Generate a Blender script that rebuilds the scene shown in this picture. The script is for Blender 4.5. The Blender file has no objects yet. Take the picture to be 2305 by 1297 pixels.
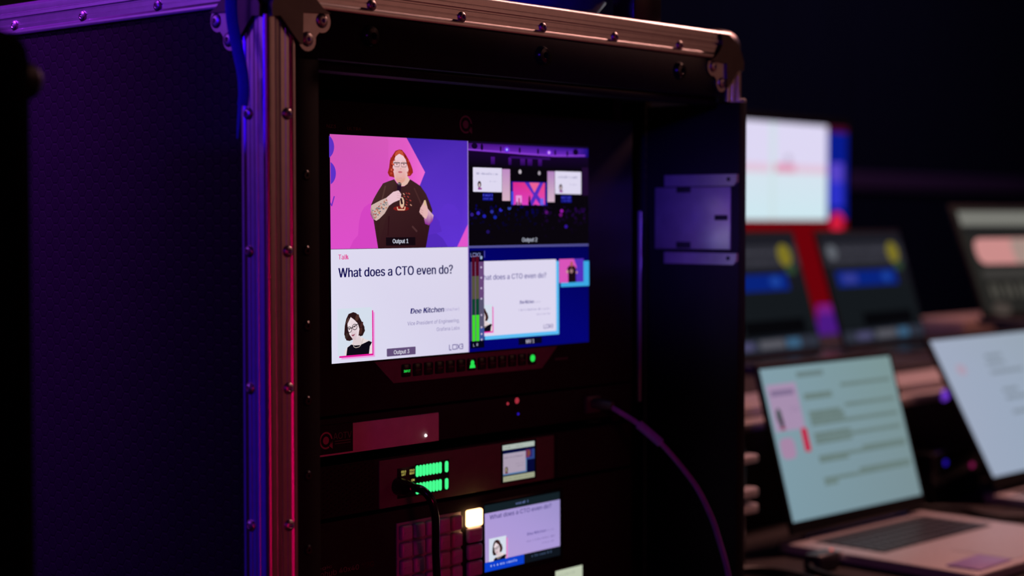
import bpy, bmesh, math, random
from mathutils import Vector, Matrix
random.seed(7)
SC = bpy.context.scene
COL = SC.collection
H = 1.16                      # height of the lens above the floor (m)

# ------------------------------------------------------------------ colour helpers
def lin1(c):
    c = c / 255.0
    return c / 12.92 if c <= 0.04045 else ((c + 0.055) / 1.055) ** 2.4
def lin(c): return (lin1(c[0]), lin1(c[1]), lin1(c[2]), 1.0)

# ------------------------------------------------------------------ camera
cam_d = bpy.data.cameras.new('camera'); cam = bpy.data.objects.new('camera', cam_d); COL.objects.link(cam)
cam_d.sensor_width = 36.0; cam_d.lens = 59.2; cam_d.clip_start = 0.01; cam_d.clip_end = 100
R_ = Vector((0.66455395, -0.74724028, 0)); U_ = Vector((0.03054469, 0.02716475, 0.9991642)); F_ = Vector((0.74661574, 0.66399852, -0.04087666))
M = Matrix(((R_.x, U_.x, -F_.x, -0.81576), (R_.y, U_.y, -F_.y, -0.96964), (R_.z, U_.z, -F_.z, H), (0, 0, 0, 1)))
cam.matrix_world = M
cam_d.dof.use_dof = True; cam_d.dof.focus_distance = 1.415; cam_d.dof.aperture_fstop = 3.4
SC.camera = cam

# ------------------------------------------------------------------ world, exposure, lamps
w = bpy.data.worlds.new('dark_hall'); SC.world = w; w.use_nodes = True
w.node_tree.nodes['Background'].inputs[0].default_value = (0.25, 0.25, 0.6, 1); w.node_tree.nodes['Background'].inputs[1].default_value = 0.0012
SC.view_settings.view_transform = 'Standard'; SC.view_settings.look = 'None'
SC.view_settings.exposure = 0.0; SC.view_settings.gamma = 1.0
try: SC.view_settings.use_curve_mapping = False
except Exception: pass
def area(name, loc, target, size, power, rgb, size_y=None, spread=180):
    d = bpy.data.lights.new(name, 'AREA'); o = bpy.data.objects.new(name, d); COL.objects.link(o)
    d.energy = power; d.color = rgb; d.size = size
    if size_y: d.shape = 'RECTANGLE'; d.size_y = size_y
    d.spread = math.radians(spread)
    o.location = loc
    o.rotation_euler = (Vector(target) - Vector(loc)).to_track_quat('-Z', 'Y').to_euler()
    return o
def spot(name, loc, target, power, rgb, angle, blend=0.6, radius=0.08):
    d = bpy.data.lights.new(name, 'SPOT'); o = bpy.data.objects.new(name, d); COL.objects.link(o)
    d.energy = power; d.color = rgb; d.spot_size = math.radians(angle); d.spot_blend = blend; d.shadow_soft_size = radius
    o.location = loc
    o.rotation_euler = (Vector(target) - Vector(loc)).to_track_quat('-Z', 'Y').to_euler()
    return o
area('warm_work_lamp', (2.4, 0.05, 2.75), (0.9, 0.1, 1.0), 0.45, 30, (1.0, 0.43, 0.36))
area('amber_house_light', (3.0, -2.9, 2.1), (0.3, 0, 1.25), 1.5, 2.7, (1.0, 0.36, 0.27))
area('crimson_stage_light', (2.4, -2.3, 0.55), (0.3, 0, 0.9), 1.2, 0.5, (1.0, 0.03, 0.10))
spot('crimson_rack_spot', (-0.25, -2.2, 0.72), (0.29, 0.085, 0.93), 36, (1.0, 0.0, 0.13), 15, 0.8, 0.3)
area('violet_stage_light', (-2.2, 2.2, 2.30), (0, 0.2, 1.3), 1.1, 8.5, (0.37, 0.06, 1.0))
area('blue_stage_light', (-2.1, 1.9, 0.72), (0, 0.0, 0.9), 1.1, 1.3, (0.02, 0.0, 1.0))
spot('violet_wash', (-0.75, 0.62, 2.5), (0.0, 0.44, 1.35), 190, (0.40, 0.03, 1.0), 27, 1.0)
spot('blue_strap_fill', (-2.4, 0.35, 1.75), (0.0, 0.02, 1.27), 55, (0.03, 0.0, 1.0), 6, 0.8)  # added narrow fill that brightens the strap
spot('blue_top_fill', (-2.4, 0.30, 1.80), (0.376, 0.06, 1.37), 160, (0.05, 0.0, 1.0), 4, 0.8)  # added narrow fill that brightens the round base on top
spot('violet_bracket_fill', (-1.8, -1.55, 1.75), (0.612, 0.000, 1.145), 250, (0.34, 0.14, 1.0), 4.2, 1.0)  # added narrow violet fill for the front part of the bracket
spot('blue_bracket_fill', (-1.8, -1.25, 1.55), (0.612, 0.090, 1.165), 170, (0.02, 0.01, 1.0), 5, 1.0)  # added fill, stands in for the blue screen mirrored in the bracket
spot('violet_front_fill', (-2.0, -1.3, 1.6), (0.2, 0.0, 1.0), 5, (0.45, 0.02, 1.0), 50, 0.8)
area('blue_wall_fill', (6.4, 0.8, 3.9), (6.2, 3.6, 1.6), 1.5, 16, (0.35, 0.30, 1.0))  # added fill that lifts the back wall out of black

# ------------------------------------------------------------------ object helpers
INV = {}
def thing(name, label, cat, loc=(0, 0, 0), rotz=0, group=None):
    o = bpy.data.objects.new(name, None); COL.objects.link(o)
    o.empty_display_size = 0.05; o.location = loc; o.rotation_euler = (0, 0, rotz)
    INV[o.name] = (Matrix.Translation(loc) @ Matrix.Rotation(rotz, 4, 'Z')).inverted()
    return tag(o, label, cat, group)
def tag(o, label, cat, group=None, kind=None):
    if label: o['label'] = label
    if cat: o['category'] = cat
    if group: o['group'] = group
    if kind: o['kind'] = kind
    return o
def obj(name, bm, m, parent=None, smooth=True, label=None):
    me = bpy.data.meshes.new(name)
    if parent is not None: bmesh.ops.transform(bm, matrix=INV[parent.name], verts=bm.verts)
    bmesh.ops.recalc_face_normals(bm, faces=bm.faces)
    bm.to_mesh(me); bm.free()
    if smooth:
        for p in me.polygons: p.use_smooth = True
        try: me.set_sharp_from_angle(angle=math.radians(35))
        except Exception: pass
    me.materials.append(m)
    o = bpy.data.objects.new(name, me); COL.objects.link(o)
    if parent is not None:
        o.parent = parent; INV[o.name] = INV[parent.name]
    if label: o['label'] = label
    return o
def struct(name, bm, m):
    o = obj(name, bm, m); o['kind'] = 'structure'; return o

# ------------------------------------------------------------------ mesh helpers (world coordinates, z relative to lens height unless noted)
def B(): return bmesh.new()
def box(bm, x0, x1, y0, y1, z0, z1, bev=0, seg=2, abs_z=False):
    a = 0 if abs_z else H
    r = bmesh.ops.create_cube(bm, size=1.0)
    vs = r['verts']
    for v in vs:
        v.co = Vector((x0 + (v.co.x + .5) * (x1 - x0), y0 + (v.co.y + .5) * (y1 - y0), a + z0 + (v.co.z + .5) * (z1 - z0)))
    if bev:
        es = list({e for v in vs for e in v.link_edges})
        bmesh.ops.bevel(bm, geom=es, offset=bev, segments=seg, profile=0.5, affect='EDGES', clamp_overlap=True)
    return bm
def prism(bm, pts, fn, h0, h1):
    """polygon pts (a,b) extruded from h0 to h1 through fn(a,b,h)->xyz"""
    lo = [bm.verts.new(fn(a, b, h0)) for a, b in pts]; hi = [bm.verts.new(fn(a, b, h1)) for a, b in pts]
    n = len(pts)
    bm.faces.new(lo); bm.faces.new(list(reversed(hi)))
    for i in range(n): bm.faces.new((lo[i], lo[(i + 1) % n], hi[(i + 1) % n], hi[i]))
    return bm
def XZ(y_sign=1): return lambda a, b, h: Vector((a, h, b + H))
def YZ(): return lambda a, b, h: Vector((h, a, b + H))
def lathe(bm, prof, c, n, seg=20):
    """prof: (radius, height) pairs along direction n from point c (z relative)"""
    n = Vector(n).normalized(); t = n.orthogonal().normalized(); b = n.cross(t)
    c = Vector((c[0], c[1], c[2] + H)); rings = []
    for r, h in prof:
        if r < 1e-7: rings.append([bm.verts.new(c + n * h)])
        else: rings.append([bm.verts.new(c + n * h + (t * math.cos(2 * math.pi * i / seg) + b * math.sin(2 * math.pi * i / seg)) * r) for i in range(seg)])
    for A, Bq in zip(rings, rings[1:]):
        for i in range(seg):
            j = (i + 1) % seg
            if len(A) == 1 and len(Bq) == 1: continue
            if len(A) == 1: bm.faces.new((A[0], Bq[i], Bq[j]))
            elif len(Bq) == 1: bm.faces.new((A[i], A[j], Bq[0]))
            else: bm.faces.new((A[i], A[j], Bq[j], Bq[i]))
    for Rg in (rings[0], rings[-1]):
        if len(Rg) > 2: bm.faces.new(Rg)
    return bm
def smooth_path(pts, n=8):
    P = [Vector(p) for p in pts]; out = []
    for i in range(len(P) - 1):
        p0 = P[max(i - 1, 0)]; p1 = P[i]; p2 = P[i + 1]; p3 = P[min(i + 2, len(P) - 1)]
        for k in range(n):
            t = k / n
            out.append(0.5 * ((2 * p1) + (-p0 + p2) * t + (2 * p0 - 5 * p1 + 4 * p2 - p3) * t * t + (-p0 + 3 * p1 - 3 * p2 + p3) * t ** 3))
    out.append(P[-1]); return out
def tube(bm, pts, r, seg=10, flat=None, abs_z=False, n=8, up=None):
    """swept tube through pts; r may be a list; flat=(w,h) gives a ribbon of that cross section"""
    path = smooth_path(pts, n); N = len(path); rings = []
    last = Vector(up) if up else Vector((0.0, 0.0, 1.0))
    for i, p in enumerate(path):
        d = (path[min(i + 1, N - 1)] - path[max(i - 1, 0)]).normalized()
        s = last - d * last.dot(d)
        if s.length < 1e-4: s = d.orthogonal()
        s.normalize(); last = s; q = d.cross(s)
        rr = r if not isinstance(r, (list, tuple)) else r[0] + (r[1] - r[0]) * i / (N - 1)
        ring = []
        for k in range(seg):
            a = 2 * math.pi * k / seg
            if flat: off = s * math.cos(a) * flat[1] * rr + q * math.sin(a) * flat[0] * rr
            else: off = (s * math.cos(a) + q * math.sin(a)) * rr
            c = p + off
            ring.append(bm.verts.new((c.x, c.y, c.z + (0 if abs_z else H))))
        rings.append(ring)
    for A, C2 in zip(rings, rings[1:]):
        for k in range(seg):
            j = (k + 1) % seg; bm.faces.new((A[k], A[j], C2[j], C2[k]))
    bm.faces.new(rings[0]); bm.faces.new(list(reversed(rings[-1])))
    return bm
def arc(cx, cy, r, a0, a1, n=8):
    return [(cx + r * math.cos(math.radians(a0 + (a1 - a0) * i / n)), cy + r * math.sin(math.radians(a0 + (a1 - a0) * i / n))) for i in range(n + 1)]

# ------------------------------------------------------------------ materials
def pm(name, rgb, metal=0.0, rough=0.5, var=0.12, scale=40.0, bump=0.0, spec=0.5, stretch=(1, 1, 1), coat=0.0):
    """procedural principled material: noise varies the colour and roughness a little"""
    m = bpy.data.materials.new(name); m.use_nodes = True; nt = m.node_tree; p = nt.nodes['Principled BSDF']
    tc = nt.nodes.new('ShaderNodeTexCoord'); mp = nt.nodes.new('ShaderNodeMapping'); mp.inputs['Scale'].default_value = stretch
    nz = nt.nodes.new('ShaderNodeTexNoise'); nz.inputs['Scale'].default_value = scale; nz.inputs['Detail'].default_value = 4
    nt.links.new(tc.outputs['Object'], mp.inputs[0]); nt.links.new(mp.outputs[0], nz.inputs['Vector'])
    cr = nt.nodes.new('ShaderNodeValToRGB')
    c = rgb if len(rgb) == 4 else (*rgb, 1)
    cr.color_ramp.elements[0].position = 0.3; cr.color_ramp.elements[1].position = 0.7
    cr.color_ramp.elements[0].color = (c[0] * (1 - var), c[1] * (1 - var), c[2] * (1 - var), 1)
    cr.color_ramp.elements[1].color = (min(1, c[0] * (1 + var)), min(1, c[1] * (1 + var)), min(1, c[2] * (1 + var)), 1)
    nt.links.new(nz.outputs['Fac'], cr.inputs[0]); nt.links.new(cr.outputs[0], p.inputs['Base Color'])
    p.inputs['Metallic'].default_value = metal; p.inputs['Roughness'].default_value = rough
    p.inputs['Specular IOR Level'].default_value = spec
    if coat: p.inputs['Coat Weight'].default_value = coat
    if bump:
        b = nt.nodes.new('ShaderNodeBump'); b.inputs['Strength'].default_value = bump; b.inputs['Distance'].default_value = 0.001
        nt.links.new(nz.outputs['Fac'], b.inputs['Height']); nt.links.new(b.outputs[0], p.inputs['Normal'])
    return m
def em(name, rgb, strength=1.0):
    m = bpy.data.materials.new(name); m.use_nodes = True; nt = m.node_tree; nt.nodes.clear()
    e = nt.nodes.new('ShaderNodeEmission'); o = nt.nodes.new('ShaderNodeOutputMaterial')
    e.inputs[0].default_value = lin(rgb); e.inputs[1].default_value = strength
    nt.links.new(e.outputs[0], o.inputs[0]); return m
def hexboard(name):
    """black board embossed with a hexagon pattern, from the usual two-lattice hexagon distance"""
    m = pm(name, (0.016, 0.015, 0.018), 0, 0.5, 0.1, 60, spec=0.2)
    nt = m.node_tree; p = nt.nodes['Principled BSDF']; L = nt.links.new
    def vm(op, a=None, b=None):
        n = nt.nodes.new('ShaderNodeVectorMath'); n.operation = op
        for k, v in ((0, a), (1, b)):
            if v is None: continue
            if isinstance(v, tuple): n.inputs[k].default_value = v
            else: L(v, n.inputs[k])
        return n
    def ma(op, a, b=None):
        n = nt.nodes.new('ShaderNodeMath'); n.operation = op
        for k, v in ((0, a), (1, b)):
            if v is None: continue
            if isinstance(v, float): n.inputs[k].default_value = v
            else: L(v, n.inputs[k])
        return n.outputs[0]
    tc = nt.nodes.new('ShaderNodeTexCoord'); sp = nt.nodes.new('ShaderNodeSeparateXYZ'); cb = nt.nodes.new('ShaderNodeCombineXYZ')
    L(tc.outputs['Object'], sp.inputs[0]); L(sp.outputs['Z'], cb.inputs['X']); L(sp.outputs['Y'], cb.inputs['Y'])
    P = vm('ADD', vm('SCALE', cb.outputs[0]).outputs[0], (200.0, 346.41, 0.0)); P.inputs[0].links[0].from_node.inputs['Scale'].default_value = 1 / 0.0115
    r = (1.0, 1.7320508, 1.0); h = (0.5, 0.8660254, 0.0)
    a = vm('SUBTRACT', vm('MODULO', P.outputs[0], r).outputs[0], h).outputs[0]
    b = vm('SUBTRACT', vm('MODULO', vm('SUBTRACT', P.outputs[0], h).outputs[0], r).outputs[0], h).outputs[0]
    ds = []
    for g in (a, b):
        ab = vm('ABSOLUTE', g).outputs[0]; d = vm('DOT_PRODUCT', ab, (0.5, 0.8660254, 0.0)).outputs['Value']
        s2 = nt.nodes.new('ShaderNodeSeparateXYZ'); L(ab, s2.inputs[0]); ds.append(ma('MAXIMUM', d, s2.outputs['X']))
    e = ma('MINIMUM', ds[0], ds[1])
    rp = nt.nodes.new('ShaderNodeMapRange'); rp.inputs['From Min'].default_value = 0.48; rp.inputs['From Max'].default_value = 0.39; L(e, rp.inputs['Value'])
    bp = nt.nodes.new('ShaderNodeBump'); bp.inputs['Strength'].default_value = 0.32; bp.inputs['Distance'].default_value = 0.0010
    L(rp.outputs[0], bp.inputs['Height']); L(bp.outputs[0], p.inputs['Normal'])
    return m
ALU = pm('brushed_aluminium', (0.72, 0.71, 0.72), 1.0, 0.34, 0.05, 120, 0.03, stretch=(1, 1, 1))
STEEL = pm('plated_steel', (0.62, 0.61, 0.62), 1.0, 0.36, 0.08, 60, 0.05)
CAPS = pm('dark_plated_steel', (0.13, 0.12, 0.125), 1.0, 0.38, 0.10, 70, 0.05)
RIV = pm('rivet_steel', (0.74, 0.72, 0.73), 1.0, 0.38, 0.05, 90)
BLACK = pm('black_painted_board', (0.013, 0.012, 0.011), 0, 0.6, 0.15, 70, 0.08, spec=0.12)
INNER = pm('black_inner_board', (0.006, 0.006, 0.008), 0, 0.7, 0.15, 70)
DOORM = pm('black_door_laminate', (0.010, 0.010, 0.012), 0, 0.5, 0.1, 30, spec=0.15)
BEZEL = pm('black_anodised_bezel', (0.016, 0.013, 0.014), 0, 0.55, 0.1, 80, spec=0.12)
STRIP = pm('dark_grey_control_strip', (0.17, 0.12, 0.12), 0, 0.5, 0.1, 80, spec=0.25)
RUBBER = pm('black_rubber', (0.010, 0.010, 0.010), 0, 0.45, 0.1, 80)
GLOSSB = pm('glossy_black_plastic', (0.010, 0.010, 0.011), 0, 0.22, 0.1, 60)
LIGHTP = pm('pale_grey_panel', (0.66, 0.55, 0.58), 0, 0.6, 0.05, 90, spec=0.15)
DARKP = pm('dark_grey_panel', (0.13, 0.15, 0.09), 0, 0.5, 0.1, 90, spec=0.25)
KEYC = pm('clear_grey_key_plastic', (0.50, 0.46, 0.55), 0, 0.25, 0.08, 90)
BRKT = pm('brushed_bracket_steel', (0.62, 0.60, 0.64), 0.8, 0.36, 0.08, 60, 0.05)
HEX = hexboard('hexagon_pattern_board')
BLUEF = pm('blue_webbing', (0.02, 0.03, 0.60), 0, 0.6, 0.1, 200, 0.1)
SILVER = pm('silver_laptop_aluminium', (0.72, 0.68, 0.70), 0.15, 0.42, 0.05, 150)
CLOTH = pm('black_table_cloth', (0.035, 0.026, 0.028), 0, 0.85, 0.3, 140, 0.3)
GREY = pm('grey_plastic', (0.06, 0.06, 0.07), 0, 0.4, 0.1, 60)
GREYLID = pm('black_lid', (0.012, 0.012, 0.013), 0, 0.6, 0.1, 60, spec=.2)
PURPLE = pm('purple_cable_jacket', (0.30, 0.10, 0.62), 0, 0.4, 0.1, 90)
GREEN = em('green_backlight', (66, 245, 138), 1.15)
GREENB = em('green_button_backlight', (40, 225, 80), 1.0)
YEL = em('amber_legend', (205, 190, 95), 0.9)
REDL = em('red_indicator', (165, 45, 60), 1.0)
REDH = em('red_led', (250, 90, 70), 1.2)
BLUEL = em('blue_indicator_and_glint', (40, 20, 175), 1.0)
PURL = em('purple_glint', (120, 60, 220), 0.8)
MAGL = em('magenta_indicator', (150, 30, 90), 0.8)
WHITEL = em('white_led', (255, 250, 245), 3.0)
WARMK = em('warm_backlight', (255, 190, 128), 5.0)
scr_m = bpy.data.materials.new('display_image'); scr_m.use_nodes = True
_nt = scr_m.node_tree; _nt.nodes.clear()
_a = _nt.nodes.new('ShaderNodeAttribute'); _a.attribute_name = 'Col'; _e = _nt.nodes.new('ShaderNodeEmission'); _o = _nt.nodes.new('ShaderNodeOutputMaterial')
_nt.links.new(_a.outputs['Color'], _e.inputs[0]); _nt.links.new(_e.outputs[0], _o.inputs[0])
def printed(name, rgb, rough=0.5):
    return pm(name, rgb, 0, rough, 0.05, 80)

# ------------------------------------------------------------------ lettering
TXT = {}
FONT = None
try:                                     # the grotesque that ships with Blender; its built-in face otherwise
    FONT = bpy.data.fonts.load(bpy.utils.system_resource('DATAFILES', path='fonts') + '/Inter.woff2')
except Exception: FONT = None
def text_mesh(s, bold=0.0):
    k = (s, bold)
    if k in TXT: return TXT[k]
    c = bpy.data.curves.new('t', 'FONT'); c.body = s; c.dimensions = '2D'; c.fill_mode = 'BOTH'; c.resolution_u = 3; c.offset = bold
    if FONT: c.font = FONT
    o = bpy.data.objects.new('t', c); COL.objects.link(o)
    dg = bpy.context.evaluated_depsgraph_get(); dg.update()
    me = o.evaluated_get(dg).to_mesh()
    V = [(v.co.x, v.co.y) for v in me.vertices]; Fc = [tuple(p.vertices) for p in me.polygons]
    o.evaluated_get(dg).to_mesh_clear()
    bpy.data.objects.remove(o); bpy.data.curves.remove(c)
    TXT[k] = (V, Fc); return TXT[k]
def with_k(s):
    """outline letters, with every k and K drawn from three strokes (their overlapping outlines do not fill)"""
    i = next((n for n, ch in enumerate(s) if ch in 'kK'), -1)
    if i < 0: return text_mesh(s)
    sub = 'x' if s[i] == 'k' else 'X'
    V, Fc = with_k(s[:i] + sub + s[i + 1:])
    lo = max([v[0] for v in text_mesh(s[:i])[0]] or [-9]) if s[:i].strip() else -9
    hi = max(v[0] for v in text_mesh(s[:i].replace('k', 'x').replace('K', 'X') + sub)[0])
    inside = [lo + 1e-4 < v[0] <= hi + 1e-4 for v in V]
    x0 = min(v[0] for v, q in zip(V, inside) if q); w_ = hi - x0
    top = max(v[1] for v in V if v) if False else (cap_height() if sub == 'X' else max(v[1] for v in text_mesh('l')[0]))
    arm = cap_height() if sub == 'X' else max(v[1] for v in text_mesh('x')[0])
    Fc = [f for f in Fc if not all(inside[n] for n in f)]; V = list(V); t = .092
    x0 += .03; w_ -= .03
    for q in (((0, 0), (t, 0), (t, top), (0, top)), ((t * .9, arm * .34), (t * .9, arm * .56), (w_ - t * 1.25, arm), (w_, arm)), ((t * 2.0, arm * .52), (t * 2.9, arm * .64), (w_ + .01, 0), (w_ - t * 1.15, 0))):
        n = len(V); V += [(x0 + p[0], p[1]) for p in q]; Fc.append((n, n + 1, n + 2, n + 3))
    return V, Fc
def cap_height(): return max(v[1] for v in text_mesh('H')[0])
def lettering(bm, s, fn, x0, x1, yb, yt, bold=0.0, shear=0.0):
    """letters fitted from x0 to x1 with baseline yb and capital height up to yt, through fn(x,y)"""
    V, Fc = with_k(s); ch = cap_height()
    used = {n for f in Fc for n in f}
    a = min(V[n][0] for n in used); b = max(V[n][0] for n in used)
    sx = (x1 - x0) / (b - a); sy = (yt - yb) / ch
    fs = []
    for off in ((0.0,) if not bold else (-bold, 0.0, bold)):      # heavier strokes: the letters printed three times, a hair apart
        dx = off * 2.0 * abs(yt - yb)
        vs = [bm.verts.new(fn(x0 + dx + (v[0] - a) * sx + shear * v[1] * abs(sy), yb + v[1] * sy)) for v in V]
        for f in Fc:
            try: fs.append(bm.faces.new([vs[i] for i in f]))
            except ValueError: pass
        bmesh.ops.delete(bm, geom=[v for v in vs if not v.link_faces], context='VERTS')
    return fs

# ------------------------------------------------------------------ display pictures: flat polygons on the screen glass
class Screen:
    """a flat picture; units are thousandths of its width, y downwards"""
    def __init__(s, tl, right, down, width):
        s.bm = B(); s.tl = Vector(tl); s.ux = Vector(right).normalized() * width / 1000; s.uy = Vector(down).normalized() * width / 1000
        s.n = -(s.ux.cross(s.uy)).normalized(); s.k = 0
        s.col = s.bm.loops.layers.float_color.new('Col'); s.gain = 1.0
    def at(s, x, y): return s.tl + s.ux * x + s.uy * y - s.n * -0.0
    def _p(s, x, y): return s.tl + s.ux * x + s.uy * y + s.n * (s.k * 6e-6)
    def paint(s, f, cols):
        for l, c in zip(f.loops, cols):
            q = lin(c); l[s.col] = (q[0] * s.gain, q[1] * s.gain, q[2] * s.gain, 1)
    def poly(s, pts, col, cols=None):
        s.k += 1
        f = s.bm.faces.new([s.bm.verts.new(s._p(x, y)) for x, y in pts])
        s.paint(f, cols or [col] * len(pts))
        if len(pts) > 4:
            bmesh.ops.triangulate(s.bm, faces=[f])
    def rect(s, x0, y0, x1, y1, c, c2=None, ch=None):
        c2 = c2 or c
        s.poly([(x0, y0), (x1, y0), (x1, y1), (x0, y1)], c, [c, ch or c, ch or c2, c2])
    def rrect(s, x0, y0, x1, y1, r, c):
        s.poly(arc(x1 - r, y0 + r, r, -90, 0, 4) + arc(x1 - r, y1 - r, r, 0, 90, 4) + arc(x0 + r, y1 - r, r, 90, 180, 4) + arc(x0 + r, y0 + r, r, 180, 270, 4), c)
    def ell(s, cx, cy, rx, ry, c, n=18, rot=0):
        cr, sr = math.cos(rot), math.sin(rot)
        s.poly([(cx + rx * math.cos(2 * math.pi * i / n) * cr - ry * math.sin(2 * math.pi * i / n) * sr, cy + rx * math.cos(2 * math.pi * i / n) * sr + ry * math.sin(2 * math.pi * i / n) * cr) for i in range(n)], c)
    def line(s, pts, wd, c):
        for (x0, y0), (x1, y1) in zip(pts, pts[1:]):
            L = math.hypot(x1 - x0, y1 - y0) or 1; nx, ny = -(y1 - y0) / L * wd / 2, (x1 - x0) / L * wd / 2
            s.poly([(x0 + nx, y0 + ny), (x1 + nx, y1 + ny), (x1 - nx, y1 - ny), (x0 - nx, y0 - ny)], c)
    def text(s, t, x0, x1, yb, yt, c, bold=0.0, shear=0.0):
        s.k += 1
        for f in lettering(s.bm, t, lambda x, y: s._p(x, y), x0, x1, yb, yt, bold, shear): s.paint(f, [c] * len(f.loops))
    def scribble(s, x0, x1, y0, y1, c, step):
        """a line of writing too small or blurred to read: uneven little strokes"""
        s.k += 1; x = x0
        while x < x1:
            wd = step * random.uniform(0.3, 0.6); t = y0 + (y1 - y0) * random.choice((0, .25, .3, .3))
            f = s.bm.faces.new([s.bm.verts.new(s._p(*q)) for q in ((x, t), (min(x + wd, x1), t), (min(x + wd, x1), y1), (x, y1))]); s.paint(f, [c] * 4)
            x += step * random.choice((0.8, 1, 1, 1.7))
    def make(s, parent, name='screen', label=None):
        me = bpy.data.meshes.new(name)
        bmesh.ops.transform(s.bm, matrix=INV[parent.name], verts=s.bm.verts)
        s.bm.to_mesh(me); s.bm.free(); me.materials.append(scr_m)
        o = bpy.data.objects.new(name, me); COL.objects.link(o); o.parent = parent; INV[o.name] = INV[parent.name]
        if label: o['label'] = label
        return o
WHITE = (224, 219, 241); NAVY = (22, 18, 84); PINK = (226, 88, 200); VIOLET = (86, 46, 196)

# ================================================================== THE SETTING
floorm = pm('dark_carpet_floor', (0.012, 0.011, 0.013), 0, 0.9, 0.3, 30, 0.2)
wallm = pm('black_drape_wall', (0.022, 0.020, 0.028), 0, 0.85, 0.25, 3, 0.1, stretch=(12, 12, 0.5))
b = B(); box(b, -5, 10, -6, 3.6, -0.1, 0, abs_z=True); struct('floor', b, floorm)
b = B(); box(b, -5, 10, 3.6, 3.75, 0, 4.2, abs_z=True); struct('wall_back', b, wallm)
b = B(); box(b, 9.85, 10, -6, 3.6, 0, 4.2, abs_z=True); struct('wall_right', b, wallm)
b = B(); box(b, -5, 10, -6, 3.75, 4.2, 4.3, abs_z=True); struct('ceiling', b, wallm)
b = B(); box(b, 3.0, 9.85, 3.56, 3.60, .158, .250, bev=0.006); struct('trim_1', b, pm('dark_red_wall_rail', (0.40, 0.16, 0.20), 0, 0.5, 0.1, 20))

# ================================================================== FLIGHT CASE
W_, D_, TOP, BOT = 0.6285, 0.60, 0.1885, -0.98
case = thing('flight_case', 'black flight case with riveted aluminium edges holding the rack of video gear', 'flight case', (W_ / 2, D_ / 2, 0))
PROF = [(0.0085, 0), (0.0088, .0006), (0.0094, .0006), (0.0097, -.0003), (0.0122, -.0005), (0.0125, .0017), (0.0140, .0017), (0.0147, .0003),
        (0.0183, .0003), (0.0186, .0007), (0.0192, .0007), (0.0195, .0003), (0.0226, .0003), (0.0240, -.0007), (0.0262, -.0012), (0.0280, -.0008), (0.0285, .0004), (0.0285, .0024)]
def angle_section():
    """L shaped extrusion section: (a,b) with the outer corner at 0,0 and the legs along +a and +b"""
    A = [(s, h) for s, h in PROF]; Bp = [(h, s) for s, h in PROF]
    rc = 0.0042
    cor = arc(rc, rc, rc, 270, 180, 7)
    return list(reversed(A)) + cor + Bp + [(0.0024, 0.0024)]
SEC = angle_section()
def rail(name, fn, h0, h1, m=ALU, label=None):
    bm = B(); prism(bm, SEC, fn, h0, h1); return obj(name, bm, m, case, label=label)
def rivet(parent, c, n, r=0.0046, m=RIV, name='rivet', hole=0.0016):
    bm = B()
    lathe(bm, [(0, -0.0006), (hole, -0.0006), (hole, .0017), (hole * 1.25, .0021), (r * .55, .0020), (r * .82, .0014), (r * .97, .0006), (r, 0), (r, -.001)], c, n, 20)
    o = obj(name, bm, m, parent)
    return o
# corner posts and top rails
post = rail('corner_post', lambda a, b_, h: Vector((a, b_, h + H)), BOT, 0.152)
frail = rail('front_top_rail', lambda a, b_, h: Vector((h, b_, TOP - a + H)), 0.020, 0.6085)
lrail = rail('side_top_rail', lambda a, b_, h: Vector((b_, h, TOP - a + H)), 0.020, D_)
rpost = rail('corner_post', lambda a, b_, h: Vector((W_ - a, b_, h + H)), 0.1185, 0.150)
for z in (0.0791, -0.0243, -0.1279, -0.2322, -0.336, -0.44, -0.544): rivet(post, (0.0205, 0.0, z), (0, -1, 0)); rivet(post, (0.0, 0.0208, z), (-1, 0, 0))
for x in (0.1083, 0.2118, 0.3154, 0.4177, 0.5194): rivet(frail, (x, 0.0, 0.1684), (0, -1, 0))
for y in (0.1312, 0.2341, 0.337, 0.44, 0.543): rivet(lrail, (0.0, y, 0.1688), (-1, 0, 0))
# panels of the box
b = B(); box(b, 0.002, 0.012, 0.026, D_ - 0.002, BOT, TOP - 0.026); obj('side_panel', b, HEX, case, label='black panel with hexagon pattern')
b = B(); box(b, W_ - 0.012, W_ - 0.002, 0.115, D_ - 0.002, BOT, TOP - 0.026); obj('side_panel', b, HEX, case)
b = B(); box(b, 0.012, W_ - 0.012, D_ - 0.012, D_ - 0.002, BOT, TOP - 0.026); obj('back_panel', b, HEX, case)
b = B(); box(b, 0.0245, W_ - 0.0245, 0.0245, D_ - 0.002, TOP - 0.014, TOP - 0.002); obj('top_panel', b, HEX, case)
b = B(); box(b, 0.012, W_ - 0.012, 0.02, D_ - 0.012, BOT, BOT + 0.02); obj('bottom_panel', b, INNER, case)
for x in (0.08, W_ - 0.08):
    for y in (0.08, D_ - 0.08):
        bm = B(); lathe(bm, [(0, -.02), (.04, -.02), (.048, -.012), (.048, .012), (.04, .02), (0, .02)], (x, y, -H + 0.048), (1, 0, 0), 24)
        box(bm, x - .03, x + .03, y - .03, y + .03, -H + 0.09, BOT, bev=.004); box(bm, x - .028, x - .023, y - .02, y + .02, -H + .04, -H + .1); box(bm, x + .023, x + .028, y - .02, y + .02, -H + .04, -H + .1)
        obj('caster', bm, RUBBER, case)
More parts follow.
